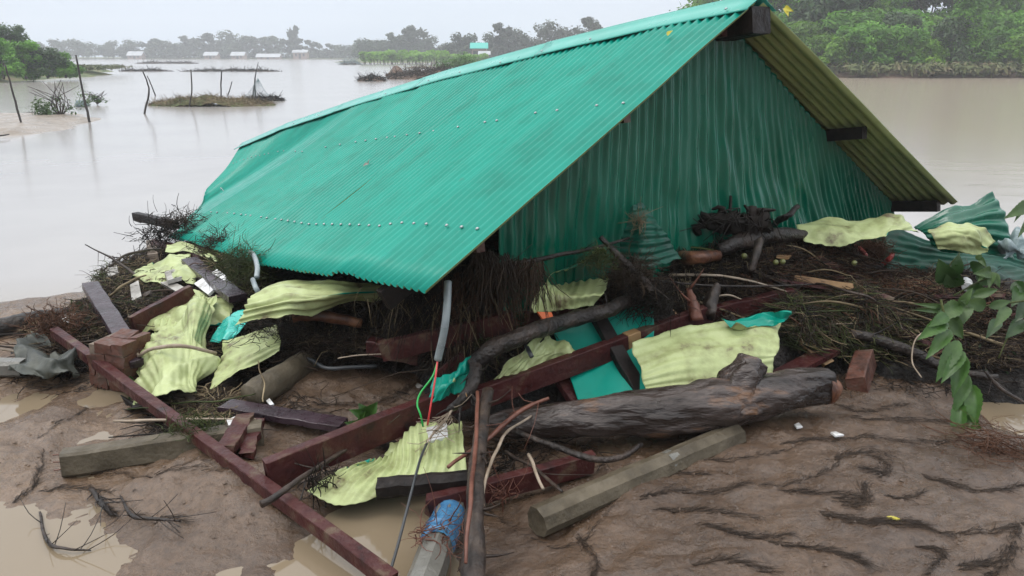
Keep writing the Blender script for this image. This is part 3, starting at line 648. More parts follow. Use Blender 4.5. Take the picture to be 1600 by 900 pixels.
# far treeline ------------------------------------------------------
G_far = 'trees of the far hazy treeline'; L_far = 'hazy grey-green tree in the distant treeline across the flood'
protos = [tree_proto(L_far, 'tree', rb(40+i, 16, R, H, H*.22), 900, .55, M['farleaf'], limbs(H*.9, R, i), 60+i, group=G_far) for i, (R, H) in enumerate([(4.2, 7.0), (5.2, 8.2), (3.2, 8.5), (5.0, 5.8)])]
first = [True]*4
def put(k, u, d, z, sc, label=None, group=None, sx_=1.0):
    p = cam_pt(u, 450, d); loc = (p.x, d*1.0, z)
    # place by horizontal distance d
    x = (u-800)/F*d*.957; loc = (x, d, z)
    rt = protos[k]
    if first[k] and group is None: first[k] = False; rt.location = loc; rt.scale = (sc*sx_, sc*sx_, sc); rt.rotation_euler = (0, 0, rnd.uniform(0, 6)); return rt
    return dup(rt, loc, rnd.uniform(0, 6), (sc*sx_, sc*sx_, sc), label, group)
for i in range(44):
    u = -60+i*16+rnd.uniform(-6, 6); d = rnd.uniform(326, 350)
    tall = .70+.26*math.exp(-((u-370)/90)**2)+rnd.uniform(-.08, .12)
    if u > 480: tall *= .9
    put(rnd.choice([0, 1, 2, 3]), u, d, .2, tall*1.18, sx_=1.25)
# low wood that closes the treeline
bl = [(-165+i*3.6+rnd.uniform(-1, 1), 342+rnd.uniform(-6, 6), 1.5, 3.4, 3, 2.6+rnd.uniform(-.6, .8)) for i in range(62)]
V, Q = leaves(bl, 9000, .8, 91); wood = mk('distant_woodland', V, Q, M['farleaf'], smooth=False, kind='stuff'); wood['label'] = 'low undergrowth mass of the distant hazy treeline'
# lone thin tree, mid clump and right clump
G_mid = 'trees of the middle clump on the flooded spit'
for u, h, lb in ((575, .80, 'leftmost broad tree of the hazy middle clump'), (597, .70, 'second tree from the left in the hazy middle clump'), (618, 1.02, 'pointed tree in the centre of the hazy middle clump'), (634, 1.15, 'taller tree beside the tallest in the hazy middle clump'), (652, 1.28, 'tallest tree of the hazy middle clump'), (668, .9, 'rightmost tree of the hazy middle clump')):
    put(2 if h > 1 else 1, u, 262, .1, h*.98, lb, G_mid)
for i, u in enumerate((566, 580, 594, 606, 618, 632, 644, 656, 668, 690, 704)): put(3, u, 266+3*(i % 3), .0, (.95 if u < 670 else .7), 'low tree filling the hazy middle clump and the gap beside it', G_mid)
put(2, 461, 330, .3, 1.5, 'lone tall thin tree rising above the distant treeline', 'tall thin trees', .55)
G_r = 'trees around the teal-roofed house'
for u, h, k, lb in ((722, .84, 1, 'bushy tree left of the teal-roofed house'), (735, .9, 0, 'tree just behind the teal roof on its left'), (785, 1.14, 2, 'slim tree with ragged top right of the teal-roofed house'), (800, 1.0, 1, 'dark round tree right of the ragged slim tree'), (812, .98, 0, 'tree behind the dark round tree'), (772, .86, 1, 'broad tree directly right of the teal roof'),
                    (858, 1.22, 1, 'highest broad tree behind the white board'), (880, 1.12, 0, 'tree right of the highest broad tree'), (900, 1.02, 1, 'grey-green tree above the white board on the right'), (921, 1.30, 2, 'slender airy tree at the right end of the clump'), (838, .9, 3, 'low tree left of the white board'), (905, .8, 3, 'low rounded tree at the ridge of the tin roof'), (930, .75, 3, 'small tree right of the slender airy tree')):
    put(k, u, rnd.uniform(196, 214), .3, h*.92, lb, G_r, .95)
for u in (706, 715, 730, 745, 765, 778, 790, 806, 820, 836, 850, 860, 870, 882, 890, 905, 915, 926, 935, 950): put(3, u, 214, .0, .72, 'low shrubby tree along the foot of the tree clump', 'low trees at the foot of the clump')
# banana and maize strip on the spit
G_b = 'banana plants in a row on the spit'
bp = tree_proto('banana plant in the bright green row on the spit', 'banana plant', [(0, 0, 1.5, .9, .9, .75)], 90, .55, M['canopy_b'], [([(0, 0, -.2), (0, 0, 1.2)], .12, .08)], 77, 1.3, .5, name='banana_plant', group=G_b)
fb = True
for i in range(46):
    u = 568+i*4.2+rnd.uniform(-2, 2); d = rnd.uniform(152, 168); x = (u-800)/F*d*.957; sc = rnd.uniform(.8, 1.15)*(.75 if u > 700 else 1)
    if fb: bp.location = (x, d, .2); fb = False
    else: dup(bp, (x, d, .2), rnd.uniform(0, 6), sc)
# far buildings
def house_far(name, label, u, d, z, w, dp, h, rh, roofm, cat='house', over=.4):
    x = (u-800)/F*d*.957; root = empty(name, (x, d, z), label, cat); root['_o'] = [x, d, z]; hw = w/2; hd = dp/2
    V, Fs = [(x-hw, d-hd, z-.3), (x+hw, d-hd, z-.3), (x+hw, d+hd, z-.3), (x-hw, d+hd, z-.3), (x-hw, d-hd, z+h), (x+hw, d-hd, z+h), (x+hw, d+hd, z+h), (x-hw, d+hd, z+h), (x-hw, d, z+h+rh), (x+hw, d, z+h+rh)], [(0, 1, 5, 4), (1, 2, 6, 9, 5), (2, 3, 7, 6), (3, 0, 4, 8, 7)]
    mk('wall', V, Fs, M['farwall'], parent=root, smooth=False)
    o = over; V = [(x-hw-o, d-hd-o, z+h-.1), (x+hw+o, d-hd-o, z+h-.1), (x+hw+o, d, z+h+rh), (x-hw-o, d, z+h+rh), (x-hw-o, d+hd+o, z+h-.1), (x+hw+o, d+hd+o, z+h-.1)]
    V += [(a, b, c+.09) for a, b, c in V]
    mk('roof', V, [(6, 7, 8, 9), (9, 8, 11, 10), (0, 3, 2, 1), (3, 4, 5, 2), (0, 1, 7, 6), (4, 10, 11, 5), (0, 6, 9, 3), (3, 9, 10, 4), (1, 2, 8, 7), (2, 5, 11, 8)], roofm, parent=root, smooth=False)
    for dx in (-.28, .28): mk('window', [(x+dx*w-.4, d-hd-.03, z+h*.35), (x+dx*w+.4, d-hd-.03, z+h*.35), (x+dx*w+.4, d-hd-.03, z+h*.8), (x+dx*w-.4, d-hd-.03, z+h*.8)], [(0, 1, 2, 3)], M['glassdark'], parent=root, smooth=False)
    mk('door', [(x-.45, d-hd-.035, z), (x+.45, d-hd-.035, z), (x+.45, d-hd-.035, z+h*.8), (x-.45, d-hd-.035, z+h*.8)], [(0, 1, 2, 3)], M['glassdark'], parent=root, smooth=False)
    del root['_o']
house_far('far_house', 'tall house with a teal tin roof among the trees', 749, 176, .3, 3.2, 3, 2.9, 1.1, M['roofteal'])
house_far('far_hut', 'small brick-red hut with a pale roof below the teal-roofed house', 757, 172, .2, 1.9, 2, 1.7, .6, M['roofwhite'], 'hut')
house_far('far_house', 'distant pale-roofed house left in the far treeline', 214, 322, .2, 5.5, 4, 1.3, 1.5, M['roofwhite'])
house_far('far_house', 'low distant pale roof left of centre in the far treeline', 332, 322, .2, 5.0, 4, 1.3, 1.3, M['roofwhite'])
house_far('far_house', 'small distant grey roof between two pale roofs in the far treeline', 374, 320, .2, 5.0, 4, 1.3, 1.3, M['roofwhite'])
house_far('far_house', 'widest distant white roof just above the far shoreline', 421, 318, .1, 9.0, 4, .8, 1.2, M['roofwhite'])
house_far('far_house', 'distant grey roof below the lone tall thin tree', 471, 322, .3, 5.5, 4, 2.4, .9, M['roofwhite'])
# white signboard-like shed
x = (855-800)/F*150*.957; bz = 1.15
sb = empty('white_board', (x, 150, .3), 'white hoarding board on posts beside the dark trees', 'signboard'); sb['_o'] = [x, 150, .3]
mk('panel', *box_vf((x-1.2, 150, bz+1.2), (x+1.0, 150, bz+1.2), .1, .95), M['white'], parent=sb, smooth=False)
for dx in (-1.0, .8): mk('post', *box_vf((x+dx, 150.1, -.1), (x+dx, 150.1, bz+1.2), .12, .12, up=(0, 1, 0)), M['pole'], parent=sb, smooth=False)
mk('side_panel', *box_vf((x+1.1, 150, bz+1.2), (x+1.7, 150, bz+1.2), .1, 1.15), M['farwall'], parent=sb, smooth=False); del sb['_o']

# left bank trees
G_l = 'trees on the near left bank'
for u, d, H, R, ms, lb, sd in ((18, 62, 3.9, 1.8, 'canopy_d', 'taller dark tree at the left edge on the left bank', 1), (-30, 60, 3.9, 2.0, 'canopy_d', 'dark tree half cut off by the left edge of the photo', 2), (36, 57, 2.5, 1.4, 'canopy', 'rounded bright green tree in the middle of the left bank clump', 3), (70, 58, 2.0, 1.4, 'canopy_d', 'low dark shrubby tree right of the rounded tree on the left bank', 4), (98, 59, 1.6, 1.2, 'canopy', 'smallest green shrubby tree at the right end of the left bank clump', 5), (0, 56, 2.6, 1.6, 'canopy', 'low green tree in front at the left edge of the left bank', 6)):
    rt = tree_proto(lb, 'tree', [(x_*1.15, y_, z_*.92-.15, a_*1.1, b_*1.1, c_) for x_, y_, z_, a_, b_, c_ in rb(200+sd, 34, R, H, 0, .16, .34)], 6500, .11, M[ms], limbs(H*.8, R, sd, r0=.09), 300+sd, group=G_l); rt.location = ((u-800)/F*d*.957, d, .5)
V, Q = leaves([(xy(u, 118)[0], xy(u, 118)[1]+rnd.uniform(-1, 3), .75, 1.6, 1.2, .22) for u in np.linspace(-60, 158, 26)], 5200, .13, 17, 1.3); o = mk('bank_weeds', V, Q, M['bankgrass'], smooth=False, kind='stuff'); o['label'] = 'low reedy weeds covering the left bank'

# right bank jungle
sp = []
specs = [('canopy', 2.6, 3.9, .20, 11), ('canopy_b', 2.4, 3.4, .20, 12), ('canopy', 2.2, 3.0, .17, 13), ('canopy_d', 2.6, 4.2, .20, 14)]
kinds = ['bushy green shrub', 'bright yellow-green shrub', 'low leafy shrub', 'dark green shrub']
for k, (ms, R, H, sz, sd) in enumerate(specs):
    sp.append(tree_proto(kinds[k]+' on the far right river bank', 'shrub', rb(400+sd, 22, R, H, .5, .22, .42), 6500, sz, M[ms], limbs(H*.7, R, sd, r0=.06), 500+sd, name='bank_shrub', group='shrubs along the right river bank', foliage='foliage'))
used = [False]*4
ORD = ['first', 'second', 'third', 'fourth', 'fifth', 'sixth', 'seventh', 'eighth', 'ninth', 'tenth', 'eleventh', 'twelfth', 'thirteenth', 'fourteenth', 'fifteenth', 'sixteenth', 'seventeenth', 'eighteenth', 'nineteenth', 'twentieth', 'twenty-first', 'twenty-second', 'twenty-third', 'twenty-fourth']
def jungle(protos_, used_, i, loc, sc, lb, gp=None, sq=1.0):
    S = (sc*sq, sc*sq, sc)
    if not used_[i]: used_[i] = True; o = protos_[i]; o.location = loc; o.scale = S; o.rotation_euler = (0, 0, rnd.uniform(0, 6)); o['label'] = lb
    else: o = dup(protos_[i], loc, rnd.uniform(0, 6), S, lb, gp)
    return o
order = [0, 1, 0, 2, 1, 3, 0, 1, 2, 0, 1, 0, 3, 1]
for r_, (y, n, x0, x1, s) in enumerate(((69.5, 18, 22, 56, .85), (73, 17, 21, 60, 1.15), (77.5, 16, 19, 64, 1.45))):
    for i in range(n):
        x = x0+(x1-x0)*i/(n-1)+rnd.uniform(-.7, .7); k = order[(i*5+r_*3) % 14]
        jungle(sp, used, k, (x, y+rnd.uniform(-.8, .8)+(3 if x < 27 else 0), .7), s*rnd.uniform(.85, 1.12), '%s, %s from the left in the %s, right bank' % (kinds[k], ORD[i], ('front row', 'middle row', 'back row')[r_]))
tp = [tree_proto('tall tree behind the right bank thicket', 'tree', rb(600+i, 26, R, H, 2.0, .2, .4), 9000, .24, M[ms], limbs(H*.9, R, i, 7), 700+i, group='tall trees behind the right bank thicket') for i, (R, H, ms) in enumerate([(4.6, 10.5, 'canopy'), (4.2, 9.5, 'canopy_d'), (4.5, 9.0, 'canopy_b')])]
ut = [False]*3
tk = ['mid green', 'dark blue-green', 'light green']
for i, (x, y, k, sc) in enumerate(sorted([(27, 83, 0, 1.0), (32, 86, 1, 1.1), (36, 83, 2, .85), (40, 88, 0, 1.1), (44, 84, 1, 1.0), (49, 86, 1, 1.15), (54, 83, 2, .9), (58, 87, 0, 1.1), (63, 84, 0, 1.0), (30, 92, 1, 1.2), (42, 94, 1, 1.2), (52, 95, 1, 1.3), (66, 92, 0, 1.2), (34, 80, 1, 1.0), (47, 81, 0, 1.05), (38, 97, 0, 1.4), (58, 96, 1, 1.4), (27, 98, 0, 1.4), (47, 99, 2, 1.4)])):
    jungle(tp, ut, k, (x, y, .8), sc, '%s tall tree, %s from the left behind the right bank thicket' % (tk[k], ORD[i]))
for k, (x0, x1, y, m_) in enumerate(((60, 112, 74, 'canopy'), (-76, -42, 60, 'canopy_d'))):
    V, Q = leaves([(x, y+rnd.uniform(-2, 4), H_*.45, 2.6, 2.4, H_*.55) for x in np.arange(x0, x1, 1.9) for H_ in (rnd.uniform(2.5, 4.5) if k else rnd.uniform(4, 9),)], 14000, .24, 801+k, shell=.5)
    o = mk('bank_thicket', V, Q, M[m_], smooth=False, kind='stuff'); o['label'] = 'continuous thicket where the bank runs on beyond the frame'
# vine-clad trunk
vx, vy = (1490-800)/F*70*.957, 70
rt = empty('vine_clad_tree', (vx, vy, .6), 'vine-smothered upright tree trunk rising out of the right bank thicket', 'tree'); rt['_o'] = [vx, vy, .6]
mk('trunk', *tube_vf([(vx, vy, 0), (vx+.2, vy, 4), (vx-.2, vy, 9)], [.55, .45, .35], 10, .2, 1), M['trunk'], parent=rt)
V, Q = leaves([(vx+.25*math.sin(i*1.7), vy-1.2+.2*math.cos(i*2.3), 1.2+i*.6, 1.25, 1.1, .9) for i in range(15)], 11000, .15, 33, shell=.25); mk('vines', V, Q, M['canopy'], parent=rt, smooth=False); del rt['_o']
V, Q = leaves([(x, 65.6+max(0, (32-x)*.5)+rnd.uniform(0, 2), .75, 1.5, .9, .5) for x in np.linspace(24, 70, 44)], 9000, .20, 35, 1.5, 1.2); o = mk('bank_reeds', V, Q, M['bankgrass'], smooth=False, kind='stuff'); o['label'] = 'trailing grass and roots at the foot of the right bank'

# islands of debris in the flood ---------------------------------------
def island(name, label, cat, u0, u1, vb, hpx, matb, strandm, n, seed, L=.35, r=.012, dz=.5):
    p0, p1 = at_z(u0, vb, 0), at_z(u1, vb, 0); d = (p0.y+p1.y)/2; H = hpx/F*d*.62; w = abs(p1.x-p0.x)/2; cx = (p0.x+p1.x)/2; dep = min(w*.6, max(.5, H*3))
    root = empty(name, (cx, d+dep*.6, 0), label, cat); root['_o'] = [cx, d+dep*.6, 0]; g = max(w/40, .03)
    X, Y = np.meshgrid(np.arange(cx-w*1.05, cx+w*1.05, g), np.arange(d-.3*dep, d+dep*1.6, g))
    def hz(X, Y):
        q = 1-((X-cx)/w)**2-((Y-d-dep*.6)/dep)**2
        return H*(np.sign(q)*np.abs(q)**.55)*(1.0+1.3*vn(X, Y, 2.2/w*2, seed, 4))+vn(X, Y, 9/w, seed+1, 3)*H*.5-.03
    Z = hz(X, Y); ny, nx = X.shape; idx = np.arange(nx*ny).reshape(ny, nx)
    Q = np.stack([idx[:-1, :-1], idx[:-1, 1:], idx[1:, 1:], idx[1:, :-1]], -1).reshape(-1, 4); Q = Q[(Z.reshape(-1) > -.06)[Q].any(1)]
    mk('earth_base', np.stack([X, Y, Z], -1).reshape(-1, 3), Q, matb, parent=root)
    r_ = np.random.default_rng(seed); x = cx+w*(r_.random(n*3)*2-1)*.98; y = d+dep*.6+dep*(r_.random(n*3)*2-1)*.95; z = hz(x, y); ok = z > -.01; x, y, z = x[ok][:n], y[ok][:n], z[ok][:n]
    V, Q = strands(np.stack([x, y, z+.02], -1), L, r, seed, updown=dz)
    o = mk('matted_grass', V, Q, strandm, parent=root); o['kind'] = 'stuff'; del root['_o']
    return root
def strands(P0, L, r, seed=0, K=5, updown=.35, curl=1.2, dirs=None, spread=.5, sag=0.0, follow=None, follow_c=.02):
    """bunch of thin three-sided curved strands starting at P0 (n,3)"""
    rg = np.random.default_rng(seed); n = len(P0)
    if np.isscalar(L): L = L*(.35+1.1*rg.random(n)**1.5)
    th = rg.random(n)*2*PI if dirs is None else dirs+rg.normal(size=n)*spread
    el = rg.normal(size=n)*updown; cv = rg.normal(size=n)*curl/K
    pts = np.zeros((n, K, 3)); pts[:, 0] = P0; st = (L/(K-1))
    for k in range(1, K):
        a = th+cv*k+rg.normal(size=n)*.12; e = el-sag*k
        nx = pts[:, k-1]+np.stack([np.cos(a)*np.cos(e)*st, np.sin(a)*np.cos(e)*st, np.sin(e)*st], -1)
        if follow is not None:
            h = follow(nx[:, 0], nx[:, 1]); nx[:, 2] = np.maximum(nx[:, 2], h+follow_c*rg.random(n))
            nx[:, 2] = np.minimum(nx[:, 2], h+.16+.1*rg.random(n))
        pts[:, k] = nx
    T = np.gradient(pts, axis=1); T /= np.linalg.norm(T, axis=2)[..., None]+1e-9
    ref = rg.normal(size=(n, 1, 3)); A = np.cross(T, ref); A /= np.linalg.norm(A, axis=2)[..., None]+1e-9; B = np.cross(T, A)
    rr = (r*(.5+rg.random(n)))[:, None, None]*np.linspace(1, .45, K)[None, :, None]
    ring = [pts+(A*math.cos(q)+B*math.sin(q))*rr for q in (0, 2*PI/3, 4*PI/3)]
    V = np.stack(ring, 2).reshape(-1, 3)
    base = np.arange(n)[:, None, None]*K*3; k_ = np.arange(K-1)[None, :, None]*3; j = np.arange(3)[None, None, :]; j2 = (j+1) % 3
    Q = np.stack([base+k_+j, base+k_+j2, base+k_+3+j2, base+k_+3+j], -1).reshape(-1, 4)
    return V, Q
island('grassy_islet', 'low islet of matted grass with leaning poles in the flooded field', 'islet', 222, 425, 166, 19, M['bankgrass'], M['straw'], 3600, 51, .22, .008)
island('debris_islet', 'dark heap of washed-up debris under the torn net', 'debris heap', 378, 442, 158, 10, M['compost'], M['litter_dark'], 500, 52, .3, .01)
island('debris_islet', 'long brown earth and root islet beyond the ridge with a reddish stump', 'islet', 600, 770, 124, 17, M['mudbank'], M['litter_mid'], 1800, 53, .8, .03)
island('debris_islet', 'small pointed debris islet left of the brown earth islet', 'islet', 557, 602, 127, 10, M['mudbank'], M['litter_dark'], 500, 54, .5, .02)
island('debris_islet', 'thin strip of debris in the left far water', 'islet', 183, 268, 111.5, 4, M['litter_mid'], M['litter_dark'], 400, 55, .5, .03)
island('debris_islet', 'thin longer strip of debris behind the pole row', 'islet', 275, 442, 111.8, 4.5, M['litter_mid'], M['litter_dark'], 700, 56, .5, .03)
island('debris_islet', 'far dark strip of debris nearest the distant shore on the left', 'islet', 207, 310, 99.5, 4, M['litter_mid'], M['litter_dark'], 400, 57, .7, .05)
island('debris_islet', 'low dark heap of debris at the tip of the spit', 'islet', 530, 562, 101, 7, M['litter_mid'], M['netrag'], 300, 58, 1.0, .05)
island('debris_islet', 'flat pale strip of debris between spit and brown islet', 'islet', 632, 690, 107, 4, M['litter_mid'], M['straw'], 200, 59, .8, .03)
V, Q = leaves([(at_z(u, 115, 0).x, at_z(u, 115, 0).y+3, .7+h, 1.0, .8, .5+h) for u, h in ((690, .1), (708, .2), (722, .5), (735, .3))], 1500, .13, 61, 1.4); o = mk('weed_bush', V, Q, M['canopy'], smooth=False); tagit(o, 'green weedy bush on the right end of the brown earth islet', 'bush')
tagit(mk('tree_stump', *tube_vf([at_z(617, 121, 0), at_z(617, 121, 0)+Vector((.1, .2, .55)), at_z(617, 121, 0)+Vector((0, .2, .95))], [.75, .55, .2], 9, .3, 2), M['mudbank']), 'reddish rounded stump at the left end of the brown earth islet', 'stump')
def bush(label, u, v, wpx, hpx, n, size, m, seed, name='bush'):
    p = at_z(u, v, 0.02); d = p.y; R = wpx/F*d/2; H = hpx/F*d
    r = random.Random(seed); root = empty(name, p, label, 'bush'); root['_o'] = list(p)
    bl = [(p.x+R*r.uniform(-.8, .8), p.y+R*r.uniform(-.4, .5), H*r.uniform(.15, .75), R*.30, R*.26, H*.24) for i in range(13)]
    V, Q = leaves(bl, n, size, seed, shell=.6); mk('foliage', V, Q, m, parent=root, smooth=False)
    tv = [tube_vf([p, p+Vector((R*r.uniform(-.5, .5), 0, H*.5)), p+Vector((R*r.uniform(-1, 1), r.uniform(-.2, .2), H*r.uniform(.8, 1.25)))], [.016, .008], 5, n=8) for i in range(14)]
    mk('stem', *join(*tv), M['twigbark'], parent=root); del root['_o']
bush('leafy bush half buried on the left sandbar', 95, 184, 82, 46, 900, .045, M['leafpale'], 71)
bush('small leafy bush floating right of the tall pole', 152, 163, 34, 17, 350, .04, M['leafpale'], 72)
# poles
def pole(label, pts, r0, r1, v_base=None, extra=None):
    b = at_z(pts[0][0], pts[0][1], -.0); d = b.y; P = [b-Vector((0, 0, .3))]+[b]+[Vector(((u-800)/F*1.0*(d*CP+(EYE-0)*SP*0+0)*1.05 if False else cam_pt(u, v, (b.y*CP+(EYE-b.z)*SP)).x, b.y+.02*i, cam_pt(u, v, b.y*CP+(EYE-b.z)*SP).z)) for i, (u, v) in enumerate(pts[1:])]
    V, Fs = tube_vf(P, [r0, r0, r1], 7, .2, 5, n=14, wob=.02)
    if extra: V, Fs = join((V, Fs), *extra(b))
    tagit(mk('bamboo_pole' if r0 < .03 else 'wooden_pole', V, Fs, M['pole']), label, 'pole')
pole('leaning pole at the far left of the sandbar', [(35, 199), (31, 150), (26, 101)], .028, .02)
pole('tallest upright pole with a knobbed top at the tip of the sandbar', [(140, 191), (137, 140), (135, 86)], .034, .026)
pole('forked pole leaning right at the left end of the grassy islet', [(226, 178), (235, 140), (242, 148)][:1]+[(238, 140), (232, 111)], .032, .02)
pole('short prop crossing the forked pole on the islet', [(243, 150), (238, 130), (234, 118)], .03, .02)
pole('upright pole left of centre on the grassy islet', [(296, 167), (303, 140), (305, 109)], .028, .022)
pole('upright pole right of centre on the grassy islet', [(346, 160), (348, 135), (351, 111)], .03, .026)
pole('short slanting stick at the right end of the grassy islet', [(356, 151), (361, 138), (365, 127)], .026, .018)
pole('tapered pole standing in the torn net heap', [(400, 156), (401, 125), (409, 97)], .04, .012)
pole('short side prop inside the torn net heap', [(395, 156), (398, 138), (402, 123)], .03, .02)
# torn net over the poles
V, Fs = [], []
nb_ = at_z(400, 157, 0); dn = nb_.y*CP+EYE*SP
apex = cam_pt(403, 122, dn)
for i in range(17):
    u = 376+i*50/16; foot = cam_pt(u, 156-3*math.sin(i), dn-.1)
    a, b = tube_vf([apex, apex.lerp(foot, .5)+Vector((0, 0, -.10)), foot], .005, 3, n=6, caps=False); n0 = len(V); V += a; Fs += [tuple(k+n0 for k in q) for q in b]
for j in range(1, 8):
    f = j/8; ring = [apex.lerp(cam_pt(376+i*50/16, 156-3*math.sin(i), dn-.1), f)+Vector((0, 0, -.10*math.sin(PI*f))) for i in range(17)]
    a, b = tube_vf(ring, .004, 3, n=17, caps=False); n0 = len(V); V += a; Fs += [tuple(k+n0 for k in q) for q in b]
tagit(mk('fishing_net', V, Fs, M['netrag']), 'pale blue torn fishing net hanging from the tapered pole', 'net')
tagit(mk('floating_rag', *tube_vf([at_z(118, 164, .0), at_z(126, 162, .12), at_z(140, 164, .02)], [.05, .16, .03], 8, .3, 4), M['netrag']), 'bluish rag caught beside the tallest pole', 'rag')
for k, (pts, lb) in enumerate((([(-10, 184), (25, 178), (57, 175)], 'dark stick lying across the sandbar beside the bush'), ([(136, 155), (144, 150), (153, 146)], 'slanting twig leaning on the tallest pole'), ([(-20, 212), (0, 212), (14, 210)], 'short dark stick at the lower left edge of the sandbar'))):
    tagit(mk('stick', *tube_vf([at_z(u, v, .08) for u, v in pts], [.025, .015], 6, .2, 5), M['pole']), lb, 'stick')

# unseen bank and wood, added behind the camera to darken the wall's reflections
added_rear_bank = grid_mesh('added_rear_bank', np.arange(-40, 41, 1.0), np.arange(-40, 1.2, .7), lambda X, Y: np.clip((.6-Y)*.09, 0, 1.6)+.02+vn(X, Y, .4, 3)*.15*np.clip(-Y/3, 0, 1), M['mud'], kind='structure')
V, Q = leaves([(x, -22+rnd.uniform(-3, 3), 3.4, 4.2, 3.5, 3.6+rnd.uniform(-1, 1.5)) for x in range(-38, 40, 4)], 9000, .5, 97); o = mk('added_rear_woodland', V, Q, M['canopy_d'], smooth=False, kind='stuff'); o['label'] = 'unseen dark wood added behind the camera to darken reflections'

# rain haze over the water
hz_ = mk('haze', [(x, y, z) for z in (-1.0, 19.0) for x, y in ((-415, -65), (415, -65), (415, 412), (-415, 412))], [(0, 3, 2, 1), (4, 5, 6, 7), (0, 1, 5, 4), (1, 2, 6, 5), (2, 3, 7, 6), (3, 0, 4, 7)], [], smooth=False, kind='stuff')
hm = bpy.data.materials.new('rain_haze'); hm.use_nodes = True; n_ = hm.node_tree.nodes
n_.remove(n_['Principled BSDF']); pv = n_.new('ShaderNodeVolumePrincipled'); pv.inputs['Color'].default_value = (.93, .96, 1, 1); pv.inputs['Density'].default_value = .0013; pv.inputs['Anisotropy'].default_value = .2
hm.node_tree.links.new(pv.outputs[0], n_['Material Output'].inputs['Volume']); hz_.data.materials.append(hm); hz_['label'] = 'thin grey rain haze over the flood'

# ------------------------------------------------------------------ wreckage: timbers, posts, logs
def beam(label, a, b, w, h, m, name='timber_beam', cat='beam', roll=0., jit=.0028, n=9, chamfer=0, extra=None, up=None):
    V, Fs = box_vf(pw(a), pw(b), w, h, roll, jit, n, chamfer, up)
    return tagit(mk(name, V, Fs, M[m], smooth=False), label, cat)
def stick(label, pts, r, m, name='branch', cat='branch', rough=.18, seg=7, wob=.012, twigs=0, n=None, rf=14):
    P = [pw(p) for p in pts]; s = abs(hash(label)) % 97 if False else len(label)*7 % 97
    vf = [tube_vf(P, r, seg, rough, rf, n=n or max(6, len(pts)*5), seed=s, wob=wob)]
    rr = random.Random(s); cv = catmull(P, 40)
    r_av = r[0] if hasattr(r, '__len__') else r
    for i in range(twigs):
        k = rr.randrange(3, 38); p = cv[k]; t = (cv[k+1]-cv[k-1]).normalized()
        dv = (t*rr.uniform(.2, 1)+Vector((rr.uniform(-1, 1), rr.uniform(-1, 1), rr.uniform(-.3, 1)))*.8).normalized(); L = rr.uniform(.06, .22)
        vf.append(tube_vf([p, p+dv*L*.5+Vector((0, 0, -.01)), p+dv*L+Vector((rr.uniform(-.03, .03), 0, rr.uniform(-.04, .03)))], [max(.0022, r_av*.3), .0013], 4, n=5))
    V, Fs = join(*vf)
    return tagit(mk(name, V, Fs, M[m]), label, cat)

beam('long thin maroon timber running from the brick block down to the bottom edge', (86, 519, .14), (612, 908, .10), .055, .062, 'maroon', n=9)
beam('thick maroon beam with square-cut lower end lying on the puddle', (420, 741, .10), (728, 616, .16), .055, .145, 'maroon', n=6)
b1 = empty('timber_beam', pw((750, 622, .2)), 'longest maroon beam resting across the green panel with a bare tan patch', 'beam')
b1['_o'] = list(b1.location); pA, pB = pw((748, 622, .22)), pw((1108, 490, .18))
mk('beam_body', *box_vf(pA, pB, .055, .115, 0, .002, 6), M['maroon'], parent=b1, smooth=False)
mk('bare_patch', *box_vf(pA.lerp(pB, .605), pA.lerp(pB, .66), .061, .121), M['tan'], parent=b1, smooth=False); del b1['_o']
beam('dark maroon beam half buried in twigs behind the crooked branch', (1075, 500, .05), (1240, 462, .08), .06, .10, 'maroon')
beam('maroon beam under the roof corner crossed by the grey conduit', (596, 549, .30), (800, 502, .14), .06, .11, 'maroon')
beam('short square maroon end sticking out under the crossed beam', (578, 540, .18), (655, 556, .14), .09, .09, 'maroon')
beam('maroon plank in the wet hollow left of the octagonal post', (668, 792, .12), (925, 722, .08), .05, .095, 'maroon')
beam('dark round-edged beam lying across the lowest pale sheet', (590, 763, .22), (742, 750, .24), .07, .095, 'blacktimber', chamfer=.025)
beam('red-maroon plank sloping to the right end of the charred log', (1195, 600, .03), (1300, 545, .05), .11, .03, 'maroon')
beam('violet-wet flat plank across the mud left of the green leaves', (352, 634, .08), (535, 664, .10), .105, .035, 'purple')
beam('thin dark board continuing beyond the violet-wet plank', (505, 661, .05), (612, 695, .05), .05, .03, 'blacktimber')
beam('violet-grey plank leaning at the upper left above the brick block', (141, 446, 0, 5.35), (219, 568, 0, 4.45), .105, .05, 'purple')
beam('bright red-maroon board left of the big crumpled pale sheet', (208, 508, .08), (302, 458, .08), .045, .13, 'maroon')
beam('short violet-brown plank between the white boards', (296, 408, .16), (371, 466, .12), .12, .05, 'purple')
stick('round maroon pole end below the roof corner on the left', [(243, 380, .14), (320, 403, .14)], [.048, .048], 'maroon', 'round_pole', 'pole', rough=.03, seg=14, wob=0)
beam('black timber poking out over the water at the low roof corner', (212, 338, 0, 7.4), (275, 352, 0, 7.1), .07, .08, 'blacktimber')
beam('dull maroon board standing among roots under the long beam', (872, 575, .05), (915, 640, .10), .12, .04, 'maroon')
beam('black batten slanting across the flat green panel', (918, 468, .12), (1008, 625, .14), .085, .04, 'blacktimber')
beam('maroon board glimpsed left of the green panel behind grass', (820, 500, .06), (930, 488, .04), .05, .09, 'maroon')
beam('dark maroon stub in the pile above the teal scrap', (690, 590, .05), (730, 560, .08), .06, .10, 'maroon')
beam('brown split plank pointing up to the red cloth', (1222, 402, .06), (1300, 366, .09), .07, .02, 'tan')
beam('thin brown lath in the twig heap below the split plank', (1170, 420, .06), (1232, 445, .06), .04, .018, 'twigbark')
beam('broken maroon board end standing by the pale stone under the thin timber', (352, 705, .10), (385, 650, .12), .09, .04, 'maroon', jit=.006)
